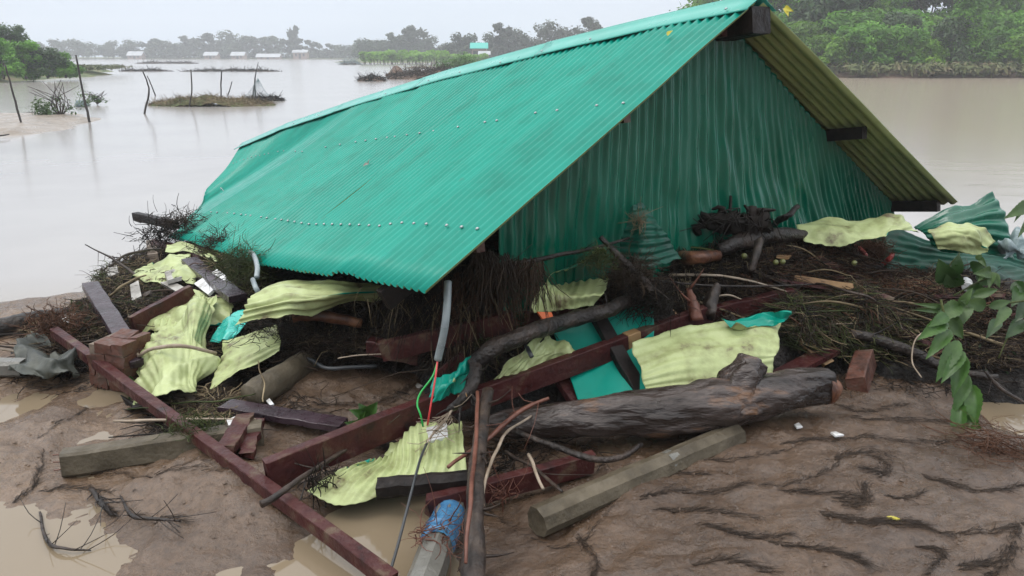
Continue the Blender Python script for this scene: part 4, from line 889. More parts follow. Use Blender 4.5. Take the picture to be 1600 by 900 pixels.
beam('short split maroon board beside the standing board end', (385, 712, .06), (402, 660, .08), .07, .03, 'maroon', jit=.006)
beam('reddish lath seen in the shade above the roots at the wall foot', (775, 384, 0, 4.3), (840, 376, 0, 4.35), .03, .05, 'maroon')
# concrete posts
def post(label, a, b, w, m, cham, holes=0, extra=None, roll=.35, name='concrete_post'):
    V, Fs = box_vf(pw(a), pw(b), w, w, roll, .0015, 10, cham)
    return tagit(mk(name, V, Fs, M[m], smooth=False), label, 'post')
post('eight-sided muddy concrete post lying on brown mud in front of the log', (838, 815, .09), (1150, 680, .0), .118, 'concrete', .034)
post('squared concrete post lying left with rusty rods at its end', (100, 723, .09), (410, 676, .07), .115, 'concrete', .012, roll=.15)
post('concrete post end entering from the left edge of the photo', (-60, 573, .08), (38, 574, .08), .10, 'concrete2', .02, roll=0)
bp_ = empty('concrete_post', pw((690, 800, .1)), 'pale eight-sided post at the bottom with blue plastic wrapped round it', 'post'); bp_['_o'] = list(bp_.location)
pA, pB = pw((655, 930, .10)), pw((706, 790, .06))
mk('post_body', *box_vf(pA, pB, .125, .125, .2, .001, 8, .037), M['concrete2'], parent=bp_, smooth=False)
V, Fs = tube_vf([pA.lerp(pB, .48), pA.lerp(pB, .58), pA.lerp(pB, .70), pA.lerp(pB, .90)], [.067, .072, .070, .066], 18, .14, 26, n=16, caps=False)
mk('plastic_wrap', V, Fs, M['bluewrap'], parent=bp_); del bp_['_o']
for k, (v0, v1, lb) in enumerate(((710, 711, 'uppermost'), (722, 722, 'middle'), (733, 735, 'lowest'))):
    tagit(mk('rusty_rod', *tube_vf([pw((100, v0, .09)), pw((82+k, v1, .09))], .003, 5, n=3), M['redtwig']), lb+' of the three thin rods poking out of the squared concrete post end', 'rod')
_p0, _p1 = pw((838, 815, .09)), pw((1150, 680, .0))
wr = tube_vf([_p0.lerp(_p1, .60), _p0.lerp(_p1, .62), _p0.lerp(_p1, .645)], [.0605, .0615, .060], 16, .04, 30, n=8, caps=False)
tagit(mk('plastic_band', *wr, M['concrete2']), 'torn clear plastic band round the eight-sided muddy post', 'plastic band')
# charred log
lg = empty('charred_log', pw((1000, 690, 0)), 'big charred wet log with a broken upright stub lying in front of the pale sheet', 'log'); lg['_o'] = list(lg.location)
LP = [(762, 668, 0, 3.80), (850, 662, 0, 3.70), (950, 652, 0, 3.66), (1040, 646, 0, 3.66), (1120, 636, 0, 3.68), (1200, 620, 0, 3.74), (1288, 603, 0, 3.86)]
m_log = pm('charred_log_bark', [(.007, .005, .0045), (.024, .016, .013), (.065, .050, .045), (.18, .095, .050)], 3.2, (.16, .5), 1.0, 16, stretch=(.45, 1.5, 1.5), bdist=.025, pos=[.30, .42, .52, .60])
V, Fs = tube_vf([pw(p) for p in LP], [.060, .082, .098, .112, .124, .104, .090], 44, .17, 4.2, n=120, seed=3)
V = [v_+(Vector((0, 0, 1))*.010+Vector((0, -.006, 0)))*mnoise.ridged_multi_fractal(Vector((v_.x*1.3, v_.y*9, v_.z*9)), .8, 2.1, 4, 1, 2) for v_ in V]
mk('log_body', V, Fs, m_log, parent=lg)
V, Fs = tube_vf([pw((1150, 630, 0, 3.70)), pw((1158, 600, 0, 3.68)), pw((1166, 580, 0, 3.70)), pw((1172, 566, 0, 3.72))], [.13, .10, .085, .078], 26, .30, 9, n=26, seed=5)
mk('broken_stub', V, Fs, m_log, parent=lg)
pE = pw(LP[-1]); _ax = (pE-pw(LP[-2])).normalized(); pF = pE+_ax*.035; _pc = pE+Vector((.004, -.012, .0))
V, Fs = tube_vf([_pc-_ax*.03, _pc, pF], [.092, .090, .055], 34, .24, 12, n=8, seed=3); mk('split_end', V, Fs, M['orangewood'], parent=lg); del lg['_o']

# other logs, stumps, branches
stick('peeled orange log end at the foot of the green wall', [(1032, 401, .10), (1075, 402, .10), (1122, 400, .08)], [.045, .042, .035], 'orangewood', 'log', 'log', rough=.2, seg=14)
stick('dark tapered log lying above the nest of twigs', [(1122, 392, .08), (1165, 374, .12), (1225, 368, .12), (1285, 374, .08)], [.04, .055, .052, .02], 'bark', 'log', 'log', rough=.2, seg=14)
stick('peeled red-brown log in the shadow under the curled pale sheet', [(456, 492, .34), (500, 495, .34), (565, 505, .30)], [.045, .035, .030], 'orangewood', 'log', 'log', rough=.25, seg=12)
stick('short thick muddy stump half sunk under the pale sheet edge', [(392, 622, .06), (430, 595, .08), (478, 565, .06)], [.085, .08, .075], 'concrete', 'stump', 'stump', rough=.14, seg=14)
stick('dark muddy log at the left edge on the sand', [(-40, 520, .05), (20, 508, .06), (60, 495, .05), (108, 487, .03)], [.07, .06, .05, .03], 'bark', 'log', 'log', rough=.2, seg=10)
stick('crooked dark branch arching over the green panel', [(738, 572, .34), (765, 548, .36), (820, 522, .34), (880, 503, .30), (960, 480, .22), (1030, 448, .14)], [.036, .042, .044, .042, .040, .032], 'bark', rough=.25, seg=12, twigs=5)
stick('black crook hanging below the arched branch beside the teal scrap', [(742, 572, .36), (738, 598, .40), (722, 628, .42), (700, 640, .42)], [.03, .032, .026, .014], 'bark', rough=.35, seg=9, twigs=9)
stick('upright dark trunk standing in front of the pale lowest sheet', [(762, 612, .45), (748, 700, .50), (742, 790, .40), (738, 925, .12)], [.030, .034, .038, .046], 'twigbark', rough=.2, seg=12, twigs=14, n=30)
stick('thin reddish upright branch beside the upright dark trunk', [(746, 612, .50), (742, 700, .56), (735, 790, .5), (728, 880, .3)], [.009, .010, .009, .006], 'redtwig', seg=6)
stick('pale curved twig right of the upright trunk', [(830, 650, .36), (790, 680, .42), (765, 730, .45), (755, 790, .42)], [.006, .008, .006], 'paletwig', seg=5)
stick('forked reddish twig in front of the left end of the charred log', [(858, 622, .52), (815, 640, .52), (770, 680, .5), (700, 730, .45)], [.008, .012, .011, .008], 'redtwig', seg=6, twigs=5)
stick('dark flexible root curving under the charred log', [(800, 672, .36), (850, 692, .34), (920, 716, .28), (970, 714, .22), (1002, 695, .2)], [.012, .014, .015, .012], 'bark', seg=7, wob=.004)
stick('straight dark twig ending on the octagonal post', [(790, 705, .18), (830, 730, .22), (878, 768, .24)], [.008, .009, .006], 'twigbark', seg=6, twigs=3)
stick('short bare cream stick standing in the wet hollow', [(826, 710, .22), (838, 738, .24), (849, 764, .20)], [.009, .008, .007], 'paletwig', seg=6, rough=.05)
stick('long dark thin branch lying along the thick maroon beam', [(408, 788, .16), (460, 755, .22), (525, 712, .26), (600, 668, .30)], [.016, .012, .011, .006], 'twigbark', seg=7, twigs=6)
stick('black branch tip rising across the wall foot', [(765, 420, 0, 4.0), (830, 408, 0, 4.05), (900, 393, 0, 4.15), (983, 372, 0, 4.25)], [.012, .014, .012, .007], 'bark', seg=7, twigs=4)
stick('black bent stick dropping beside the upper pale sheet', [(938, 370, 0, 4.1), (970, 402, 0, 4.1), (1000, 432, 0, 4.1), (1018, 455, 0, 4.1)], [.014, .02, .022, .02], 'bark', seg=8, twigs=8)
stick('straight charred stick slanting right above the dark log', [(1190, 362, .14), (1218, 344, 0, 4.85), (1247, 323, 0, 4.85)], [.018, .022, .016], 'blacktimber', seg=7)
stick('short dark upright stick crossing the dark log', [(1188, 376, .20), (1180, 398, .20), (1174, 424, .18)], [.026, .026, .018], 'twigbark', seg=8, rough=.5)
stick('knotty brown stump rising from the end of the long beam', [(1088, 500, .26), (1082, 475, .26), (1076, 450, .24)], [.036, .030, .012], 'redtwig', 'stump', 'stump', rough=.6, seg=10, twigs=3)
stick('second knotty stump just right of the first on the beam end', [(1108, 492, .22), (1112, 468, .22), (1122, 446, .2)], [.036, .04, .02], 'twigbark', 'stump', 'stump', rough=.6, seg=10)
stick('long bent cream twig arching over the big crumpled pale sheet', [(172, 565, .10), (205, 562, .16), (240, 545, .3), (290, 541, .34), (338, 552, .2)], [.007, .010, .012, .010], 'paletwig', seg=7, wob=.004)
stick('thin straight tan twig lying level above the left concrete post', [(178, 658, .12), (240, 657, .14), (320, 655, .16), (400, 655, .12)], [.007, .008, .005], 'paletwig', seg=6, wob=.003)
stick('yellow grass stalk pointing at the violet-wet plank', [(268, 630, .12), (330, 628, .16), (402, 614, .14)], [.004, .005, .003], 'grass', 'stalk', 'stalk', seg=5)
stick('thin dark twig reaching out over the water at the left', [(133, 382, 0, 6.0), (160, 396, 0, 6.0), (188, 412, 0, 6.0), (225, 440, 0, 5.9)], [.004, .008, .012], 'twigbark', seg=6, twigs=5)
stick('arched brown stem above the left twig', [(170, 416, 0, 6.0), (195, 400, 0, 6.1), (225, 391, 0, 6.2), (252, 390, 0, 6.3)], [.009, .010, .008], 'twigbark', seg=6)
stick('curved yellowish stalk beside the leaning violet plank', [(172, 463, .12), (190, 446, .2), (228, 430, .16)], [.009, .010, .006], 'straw', 'stalk', 'stalk', seg=6)
stick('pale root curling down left of the big crumpled sheet', [(188, 508, .16), (198, 530, .2), (212, 550, .22), (222, 560, .16)], [.008, .012, .010], 'paletwig', seg=6)
stick('long black stem lying across the twig heap', [(1015, 437, .14), (1100, 446, .14), (1200, 447, .12), (1300, 443, .10)], [.006, .008, .007, .004], 'bark', seg=5, wob=.004)
stick('brown stem slanting through the right twig heap', [(1275, 443, .12), (1340, 460, .14), (1385, 480, .12), (1410, 515, .1)], [.007, .009, .007], 'twigbark', seg=5, twigs=6)
stick('cream bent twig low in the right pile', [(1115, 462, .16), (1140, 461, .18), (1158, 467, .16)], [.006, .007, .004], 'paletwig', seg=5)
stick('bare twig loop at the right edge over the mud', [(1440, 590, .16), (1425, 560, .2), (1430, 530, .2), (1460, 508, .16)], [.004, .005, .004], 'paletwig', seg=5)
stick('dark dead stem leaning at the right edge below the leaves', [(1540, 580, .16), (1570, 612, .14), (1620, 640, .1)], [.008, .010, .007], 'twigbark', seg=6, twigs=5)
stick('dark branch lying low under the hanging leaf', [(1330, 522, .08), (1400, 540, .1), (1480, 575, .08), (1560, 590, .06)], [.03, .034, .028, .02], 'bark', seg=8, twigs=10)
stick('black twig in the puddle at the lower left', [(62, 800, .03), (75, 845, .04), (105, 858, .04), (142, 860, .02)], [.005, .009, .006, .003], 'bark', seg=5, twigs=8)
stick('dark root lying on the grey mud lump', [(142, 765, .04), (160, 785, .06), (176, 805, .03)], [.010, .014, .008], 'bark', seg=6, twigs=10)
stick('fine dark root along the edge of the brown lump', [(188, 775, .03), (205, 806, .05), (250, 812, .05), (282, 815, .03)], [.004, .010, .007, .004], 'bark', seg=5, twigs=10)
stick('grey curved hose lying at the back of the wet hollow', [(458, 558, .10), (485, 562, .12), (510, 575, .14), (545, 574, .12), (590, 572, .10)], [.012, .012, .012], 'cable', 'hose', 'hose', rough=.02, wob=0)
stick('bleached thin stick in the dark hollow under the roof', [(528, 560, .2), (560, 556, .22), (600, 555, .2)], [.004, .005, .004], 'paletwig', seg=5)
stick('slender reed standing up by the short stump', [(403, 564, .2), (410, 595, .22), (411, 628, .2)], [.003, .005, .004], 'straw', 'stalk', 'stalk', seg=5)
# charred root plate against the green wall
rr_ = random.Random(3); vf = []
vf.append(tube_vf([pw((1088, 333, 0, 4.84)), pw((1112, 345, 0, 4.8)), pw((1150, 350, 0, 4.8)), pw((1182, 350, 0, 4.82)), pw((1200, 362, 0, 4.85))], [.03, .055, .06, .07, .03], 22, .75, 9, n=44, seed=20))
vf.append(tube_vf([pw((1172, 368, 0, 4.82)), pw((1176, 345, 0, 4.8)), pw((1174, 324, 0, 4.82))], [.06, .045, .03], 16, .5, 14, n=18, seed=22))
vf.append(tube_vf([pw((1140, 345, 0, 4.84)), pw((1141, 322, 0, 4.84)), pw((1142, 306, 0, 4.84))], [.012, .010, .009], 6, .2, 12, n=6, seed=21))
for i in range(16):
    u = rr_.uniform(1090, 1205); v = rr_.uniform(335, 370); vf.append(tube_vf([pw((u, v, 0, 4.82)), pw((u+rr_.uniform(-10, 10), v+rr_.uniform(-14, 4), 0, 4.78)), pw((u+rr_.uniform(-22, 22), v+rr_.uniform(-24, 8), 0, 4.8))], [.026, .018, .007], 7, .5, 14, n=8, seed=i+3))
for i in range(30):
    u = rr_.uniform(1095, 1200); vf.append(tube_vf([pw((u, 350, 0, 4.8)), pw((u+rr_.uniform(-20, 20), 345+rr_.uniform(-20, 20), 0, 4.74)), pw((u+rr_.uniform(-40, 40), 350+rr_.uniform(-20, 30), 0, 4.7))], [.006, .003], 4, .2, 12, n=7, seed=i+30))
tagit(mk('root_plate', *join(*vf), M['litter_dark']), 'black charred root plate standing against the green gable wall', 'tree root')

# ------------------------------------------------------------------ torn sheets
def sheet(label, grid, m='pale', back='green', ribs=0, rib_dir='across', amp=.007, crumple=.02, cf=6, ragged=.012, nr=56, nc=56, name='crumpled_sheet', cat='metal sheet', th=.0015, parent=None, seed=0):
    G = [[pw(p) for p in row] for row in grid]; R = len(G)
    Rw = [catmull(r, nc) for r in G]; cols = []
    for j in range(nc): cols.append(catmull([Rw[i][j] for i in range(R)], nr))
    P = [[cols[j][i] for j in range(nc)] for i in range(nr)]
    fr_ = random.Random(seed*7+1); folds = [(fr_.uniform(-1.6, 1.6), fr_.uniform(-1.8, 1.8), fr_.random(), crumple*fr_.uniform(1.2, 2.6)) for _ in range(3)]
    V = []
    for i in range(nr):
        for j in range(nc):
            a = P[min(i+1, nr-1)][j]-P[max(i-1, 0)][j]; b = P[i][min(j+1, nc-1)]-P[i][max(j-1, 0)]
            nn = a.cross(b)
            nn = nn.normalized() if nn.length > 1e-9 else Vector((0, -1, 0))
            cvec = Vector((0, 0, EYE))-P[i][j]
            if nn.dot(cvec) < 0: nn = -nn
            x = (j/(nc-1)) if rib_dir == 'across' else (i/(nr-1))
            p = P[i][j]; q = p*cf+Vector((seed*5.1, 0, 0)); h = 0
            ns = mnoise.noise(p*2.3+Vector((seed, 9, 0)))
            if ribs: h += amp*math.cos(2*PI*ribs*x)*(.55+.9*max(-.4, min(.5, ns)))
            q = q*.62; rid = 1-abs(mnoise.noise(q)*2.4)
            vor = mnoise.voronoi(q*.9)[0]; h += crumple*1.2*(rid-.5)+crumple*1.6*(min(.5, vor[1]-vor[0])-.2)+crumple*.25*(1-abs(mnoise.noise(q*2.1+Vector((3, 1, 2)))*2.4)-.5)
            for (fa, fb, fc, fk) in folds: h += fk*(abs(((i/nr*fa+j/nc*fb+fc+.10*ns) % 1)-.5)-.25)
            p = p+nn*h
            e = min(i, nr-1-i)/(nr-1); f = min(j, nc-1-j)/(nc-1)
            k1 = max(0, 1-e*14); k2 = max(0, 1-f*14)
            if i < nr/2: p = p-a.normalized()*k1*ragged*(mnoise.noise(P[i][j]*13)+.35*mnoise.noise(P[i][j]*60))*1.3
            else: p = p+a.normalized()*k1*ragged*(mnoise.noise(P[i][j]*13)+.35*mnoise.noise(P[i][j]*60))*1.3
            if j < nc/2: p = p-b.normalized()*k2*ragged*mnoise.noise(P[i][j]*13)*1.4
            else: p = p+b.normalized()*k2*ragged*mnoise.noise(P[i][j]*13)*1.4
            V.append(p)
    idx = np.arange(nr*nc).reshape(nr, nc); Q = np.stack([idx[:-1, :-1], idx[1:, :-1], idx[1:, 1:], idx[:-1, 1:]], -1).reshape(-1, 4)
    A_ = np.array([tuple(p) for p in V]); n_ = np.cross(A_[Q[:, 1]]-A_[Q[:, 0]], A_[Q[:, 2]]-A_[Q[:, 0]])
    if (n_*(np.array([0, 0, EYE])-A_[Q[:, 0]])).sum() < 0: Q = Q[:, ::-1]
    o = mk(name, V, Q, [M[m], M[back]]); tagit(o, label, cat)
    md = o.modifiers.new('thickness', 'SOLIDIFY'); md.thickness = th; md.offset = -1; md.material_offset = 1; md.material_offset_rim = 0
    return o
sheet('largest crumpled pale green sheet, folded to a sharp peak beside the thin maroon timber', [
    [(262, 478, .04), (290, 470, .08), (318, 462, .16), (333, 470, .10)],
    [(238, 520, .06), (268, 505, .16), (300, 498, .26), (332, 500, .16), ],
    [(218, 565, .10), (250, 556, .26), (298, 552, .28), (336, 556, .14)],
    [(204, 628, .08), (248, 622, .20), (298, 618, .18), (322, 600, .08)]], ribs=13, crumple=.045, cf=5, amp=.010, ragged=.02, nr=70, nc=90, seed=1)
sheet('flat torn pale sheet lying behind the sharp folded peak', [[(262, 468, .05), (310, 455, .05), (360, 462, .06)], [(255, 490, .05), (310, 488, .06), (362, 488, .07)], [(215, 520, .04), (300, 515, .06), (350, 508, .06)]], crumple=.02, ragged=.03, seed=2)
sheet('ribbed pale sheet sloping down right of the largest crumpled sheet', [[(350, 535, .12), (390, 520, .18), (432, 508, .2)], [(340, 570, .14), (385, 550, .22), (438, 528, .22)], [(328, 606, .08), (380, 580, .16), (436, 550, .18)]], ribs=6, rib_dir='down', amp=.014, crumple=.012, ragged=.012, seed=3)
sheet('long pale sheet curling out from under the roof eave', [
    [(398, 462, .42), (438, 438, .44), (480, 436, .46), (540, 444, .46), (612, 450, .42)],
    [(385, 478, .50), (440, 462, .54), (490, 460, .54), (545, 458, .52), (612, 455, .44)],
    [(372, 506, .42), (440, 494, .44), (490, 486, .44), (545, 474, .42), (612, 462, .38)]], ribs=6, rib_dir='down', amp=.012, crumple=.018, cf=4, nc=80, seed=4)
sheet('fan-shaped pale sheet spread under the thick maroon beam and upright trunk', [
    [(570, 728, .14), (610, 704, .16), (655, 668, .26), (722, 658, .28)],
    [(520, 738, .12), (590, 738, .16), (655, 716, .24), (726, 700, .26)],
    [(482, 768, .10), (545, 788, .12), (640, 756, .16), (728, 744, .20)]], ribs=15, crumple=.02, cf=4, amp=.009, nr=50, nc=100, ragged=.008, seed=5)
sheet('small curved pale sheet edge behind the thick beam near the wires', [[(606, 658, .2), (632, 634, .22), (668, 618, .22)], [(618, 664, .18), (645, 650, .2), (680, 632, .2)]], ribs=7, amp=.010, crumple=.01, nr=20, seed=6)
sheet('small pale leaf-shaped scrap under the thick beam', [[(610, 698, .14), (630, 690, .16), (642, 688, .15)], [(605, 712, .12), (625, 708, .14), (640, 696, .14)]], crumple=.015, nr=24, nc=24, seed=7)
sheet('muddy ribbed pale sheet leaning against the green wall', [
    [(898, 408, 0, 4.15), (925, 392, 0, 4.15), (945, 386, 0, 4.15)],
    [(868, 430, .22), (905, 420, .24), (955, 415, .22)],
    [(838, 458, .26), (880, 452, .28), (945, 450, .24)],
    [(832, 486, .26), (880, 484, .28), (928, 478, .24)]], m='pale', ribs=9, amp=.012, crumple=.015, seed=8)
sheet('pale torn sheet tucked between the arched branch and the longest beam', [[(848, 520, .2), (870, 525, .2), (902, 546, .2)], [(815, 550, .26), (845, 555, .24), (880, 560, .2)], [(775, 592, .26), (810, 588, .24), (850, 580, .2)]], ribs=6, amp=.008, crumple=.03, seed=9)
sheet('broad smooth pale sheet standing behind the stub of the charred log', [
    [(986, 541, .14), (1062, 511, .16), (1140, 501, .20), (1218, 504, .22)],
    [(1000, 580, .2), (1065, 560, .28), (1140, 552, .30), (1218, 548, .26)],
    [(1012, 612, .22), (1075, 606, .28), (1140, 600, .30), (1206, 592, .24)],
    [(1018, 640, .18), (1080, 638, .2), (1140, 636, .22), (1196, 630, .2)]], ribs=11, rib_dir='down', amp=.006, crumple=.016, cf=3, ragged=.014, nr=70, nc=80, seed=10)
sheet('bright green folded strip along the top of the broad pale sheet', [[(1128, 502, .26), (1190, 489, .28), (1222, 490, .28), (1240, 484, .26)], [(1150, 508, .28), (1195, 505, .30), (1222, 503, .29), (1232, 498, .26)]], m='green', back='pale', crumple=.022, nr=26, seed=11)
sheet('flat smooth green panel framed by dark battens', [[(862, 512, .10), (930, 484, .10), (1020, 462, .10)], [(880, 560, .11), (950, 540, .11), (1022, 520, .11)], [(910, 645, .12), (960, 640, .12), (1022, 636, .12)]], m='green', back='pale', crumple=.003, ragged=.003, name='metal_sheet', cat='metal sheet', seed=12)
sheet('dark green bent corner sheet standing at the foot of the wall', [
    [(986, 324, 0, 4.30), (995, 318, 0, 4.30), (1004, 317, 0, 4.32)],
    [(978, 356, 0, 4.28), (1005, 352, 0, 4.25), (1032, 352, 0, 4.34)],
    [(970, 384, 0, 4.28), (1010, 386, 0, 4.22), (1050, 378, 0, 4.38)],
    [(968, 414, 0, 4.28), (1012, 418, 0, 4.22), (1064, 404, 0, 4.40)]], m='green_deep', back='pale', ribs=8, rib_dir='down', amp=.008, crumple=.012, seed=13)
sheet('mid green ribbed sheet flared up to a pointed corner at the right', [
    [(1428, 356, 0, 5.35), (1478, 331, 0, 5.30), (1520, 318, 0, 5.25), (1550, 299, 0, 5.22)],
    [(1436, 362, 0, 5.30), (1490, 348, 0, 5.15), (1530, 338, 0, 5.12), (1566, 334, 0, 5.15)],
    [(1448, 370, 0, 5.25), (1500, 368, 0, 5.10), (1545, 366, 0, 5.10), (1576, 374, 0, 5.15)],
    [(1470, 392, 0, 5.25), (1510, 394, 0, 5.15), (1550, 398, 0, 5.15), (1580, 402, 0, 5.2)]], m='green_darkened', back='pale', ribs=6, rib_dir='down', amp=.013, crumple=.016, cf=4, seed=14)
sheet('pale sheet arched over the black hollow at the wall foot', [
    [(1243, 355, 0, 5.2), (1300, 337, 0, 5.2), (1345, 349, 0, 5.2), (1404, 337, 0, 5.15), (1438, 358, 0, 5.15)],
    [(1250, 364, 0, 5.05), (1300, 352, 0, 5.0), (1345, 362, 0, 5.0), (1400, 345, 0, 5.0), (1436, 362, 0, 5.05)],
    [(1262, 380, 0, 4.95), (1310, 384, 0, 4.92), (1350, 376, 0, 4.92), (1388, 356, 0, 4.92), (1420, 362, 0, 5.0)]], ribs=9, amp=.007, crumple=.018, cf=4, nc=80, seed=15)
sheet('scalloped pale sheet piece over the green leaves at the right', [
    [(1449, 360, 0, 5.0), (1490, 346, 0, 4.98), (1518, 344, 0, 4.98), (1549, 380, 0, 5.0)],
    [(1455, 370, 0, 4.92), (1492, 362, 0, 4.86), (1525, 368, 0, 4.86), (1548, 386, 0, 4.92)],
    [(1466, 384, 0, 4.94), (1500, 392, 0, 4.90), (1528, 400, 0, 4.90), (1548, 396, 0, 4.94)]], ribs=5, rib_dir='down', amp=.007, crumple=.03, seed=16)
sheet('dark green sheet sunk behind the hollow at the right edge', [[(1380, 352, 0, 5.65), (1480, 380, 0, 5.6), (1560, 385, 0, 5.5), (1620, 400, 0, 5.5)], [(1380, 400, 0, 5.55), (1480, 410, 0, 5.5), (1560, 415, 0, 5.4), (1620, 425, 0, 5.4)], [(1380, 440, 0, 5.4), (1480, 445, 0, 5.3), (1560, 450, 0, 5.2), (1620, 455, 0, 5.2)]], m='green_deep', back='pale', ribs=8, rib_dir='down', crumple=.02, seed=17)
sheet('bluish white torn netting bundle at the right edge', [[(1560, 372, 0, 5.1), (1590, 366, 0, 5.1), (1630, 368, 0, 5.1)], [(1565, 386, 0, 5.0), (1595, 384, 0, 4.95), (1632, 384, 0, 5.0)], [(1572, 398, 0, 5.0), (1598, 402, 0, 4.95), (1632, 408, 0, 5.0)]], m='netrag', back='netrag', crumple=.06, cf=9, ragged=.03, name='torn_netting', cat='netting', seed=18)
sheet('crumpled teal sheet scrap beside the grey conduit end', [[(690, 596, .3), (710, 572, .34), (736, 558, .30)], [(682, 614, .34), (708, 594, .38), (738, 580, .34)], [(668, 632, .3), (700, 622, .34), (734, 610, .3)]], m='green', back='pale', ribs=6, amp=.010, crumple=.03, seed=19, nr=40, nc=40)
sheet('teal plastic scrap half under the curling pale sheet', [[(346, 498, .14), (372, 488, .16), (390, 486, .16)], [(340, 512, .14), (365, 512, .16), (376, 520, .14)], [(335, 536, .1), (350, 534, .12), (365, 530, .1)]], m='tealcloth', back='tealcloth', crumple=.02, nr=30, nc=30, name='plastic_scrap', cat='plastic scrap', seed=20)
sheet('pale sheet pieces at the top of the left pile below the roof', [[(238, 412, .08), (275, 398, .10), (300, 405, .08)], [(215, 420, .10), (265, 418, .12), (308, 420, .08)], [(205, 436, .06), (260, 438, .08), (300, 440, .05)]], crumple=.03, ragged=.03, nr=34, nc=34, seed=21)
sheet('pale sheet strip just under the low roof corner', [[(262, 384, .10), (300, 382, .14), (345, 398, .12)], [(258, 394, .10), (300, 394, .14), (340, 408, .12)]], crumple=.02, nr=20, nc=40, seed=22)
sheet('muddy dark cloth draped on the left of the brick block', [[(38, 530, .06), (75, 522, .14), (118, 540, .10)], [(28, 558, .10), (70, 552, .22), (122, 560, .14)], [(22, 590, .05), (65, 592, .12), (120, 590, .08)]], m='clothdark', back='clothdark', crumple=.08, cf=5, ragged=.03, name='muddy_cloth', cat='cloth', seed=23)
sheet('dark net-like rag trapped left of the largest crumpled sheet', [[(190, 580, .10), (205, 560, .14), (232, 555, .12)], [(186, 600, .08), (205, 590, .12), (222, 590, .1)], [(190, 618, .04), (200, 616, .06), (212, 612, .05)]], m='leafdark', back='leafdark', crumple=.05, name='rag', cat='rag', nr=26, nc=26, seed=24)
sheet('black rag under the bottom tip of the largest crumpled sheet', [[(198, 622, .06), (225, 624, .10), (250, 628, .06)], [(194, 642, .04), (222, 642, .08), (248, 640, .04)]], m='litter_dark', back='litter_dark', crumple=.03, name='rag', cat='rag', nr=20, nc=20, seed=25)
# white boards, boxes and small things
def board(label, quad, th, m='foam', name='white_board', cat='board'):
    P = [pw(q) for q in quad]; nn = (P[1]-P[0]).cross(P[3]-P[0]).normalized()
    if nn.dot(Vector((0, 0, EYE))-P[0]) < 0: nn = -nn
    V = P+[p-nn*th for p in P]
    return tagit(mk(name, V, [(0, 1, 2, 3), (7, 6, 5, 4), (0, 4, 5, 1), (1, 5, 6, 2), (2, 6, 7, 3), (3, 7, 4, 0)], M[m], smooth=False), label, cat)
board('white painted board under the short violet-brown plank', [(303, 443, .08), (318, 433, .08), (336, 450, .08), (325, 460, .08)], .02, 'white')
board('second white board tip right of the violet-brown plank', [(331, 426, .08), (339, 420, .08), (353, 431, .08), (352, 439, .08)], .02, 'white')
board('white upright board piece in the left grass heap', [(203, 445, .10), (216, 438, .10), (221, 462, .10), (206, 470, .10)], .04)
board('pale tilted board at the top of the left pile', [(257, 425, .10), (280, 417, .10), (284, 432, .10), (262, 438, .10)], .03, 'foam')
board('dirty grey board lying under the pale tilted board', [(250, 441, .06), (268, 438, .06), (287, 448, .06), (275, 455, .06)], .03)
board('pinkish concrete block piece at the upper left corner of the pile', [(228, 376, .06), (244, 372, .06), (246, 396, .06), (230, 398, .06)], .12, 'mortar', 'concrete_block', 'block')
board('light stone slab left edge of the pile above the grass', [(164, 422, .04), (182, 414, .04), (186, 426, .04), (168, 434, .04)], .06, 'foam', 'stone', 'stone')
board('white paper lying under the brick block twigs', [(95, 494, .05), (120, 488, .05), (124, 504, .05), (98, 508, .05)], .006, 'white', 'paper', 'paper')
board('white junction plate at the end of the red wire', [(666, 668, .30), (698, 661, .30), (700, 682, .30), (668, 690, .30)], .025, 'white', 'junction_box', 'electrical box')
board('grey translucent plastic square left of the white junction plate', [(640, 672, .26), (662, 664, .26), (660, 696, .26), (645, 692, .26)], .004, 'concrete2', 'plastic_piece', 'plastic piece')
board('small white scrap on the brown mud below the log end', [(1241, 663, .02), (1248, 660, .02), (1254, 666, .02), (1245, 668, .02)], .008, 'white', 'white_scrap', 'scrap')
board('white scrap farther right on the brown mud', [(1298, 675, .02), (1306, 674, .02), (1319, 679, .02), (1306, 681, .02)], .008, 'white', 'white_scrap', 'scrap')
board('tiny white scrap by the violet-wet plank', [(416, 626, .06), (421, 622, .06), (428, 631, .06), (422, 633, .06)], .008, 'white', 'white_scrap', 'scrap')
board('white paper scrap beside the broken maroon board', [(354, 656, .14), (368, 650, .14), (372, 662, .14), (358, 668, .14)], .006, 'white', 'paper', 'paper')
board('small pale chip in the mud hollow near the green wire', [(645, 601, .02), (652, 598, .02), (660, 602, .02), (651, 607, .02)], .008, 'foam', 'white_scrap', 'scrap')
board('pale stone lump below the long cream twig', [(268, 616, .08), (290, 610, .10), (306, 622, .08), (282, 634, .06)], .06, 'mortar', 'stone', 'stone')
board('orange plastic piece caught on the arched branch', [(840, 487, .30), (862, 488, .30), (866, 500, .30), (852, 504, .30)], .01, 'orangebit', 'plastic_piece', 'plastic piece')
board('pale cut-off block face on the black crook', [(715, 618, .44), (728, 613, .44), (730, 620, .44), (717, 626, .44)], .02, 'tan', 'wood_block', 'wood')
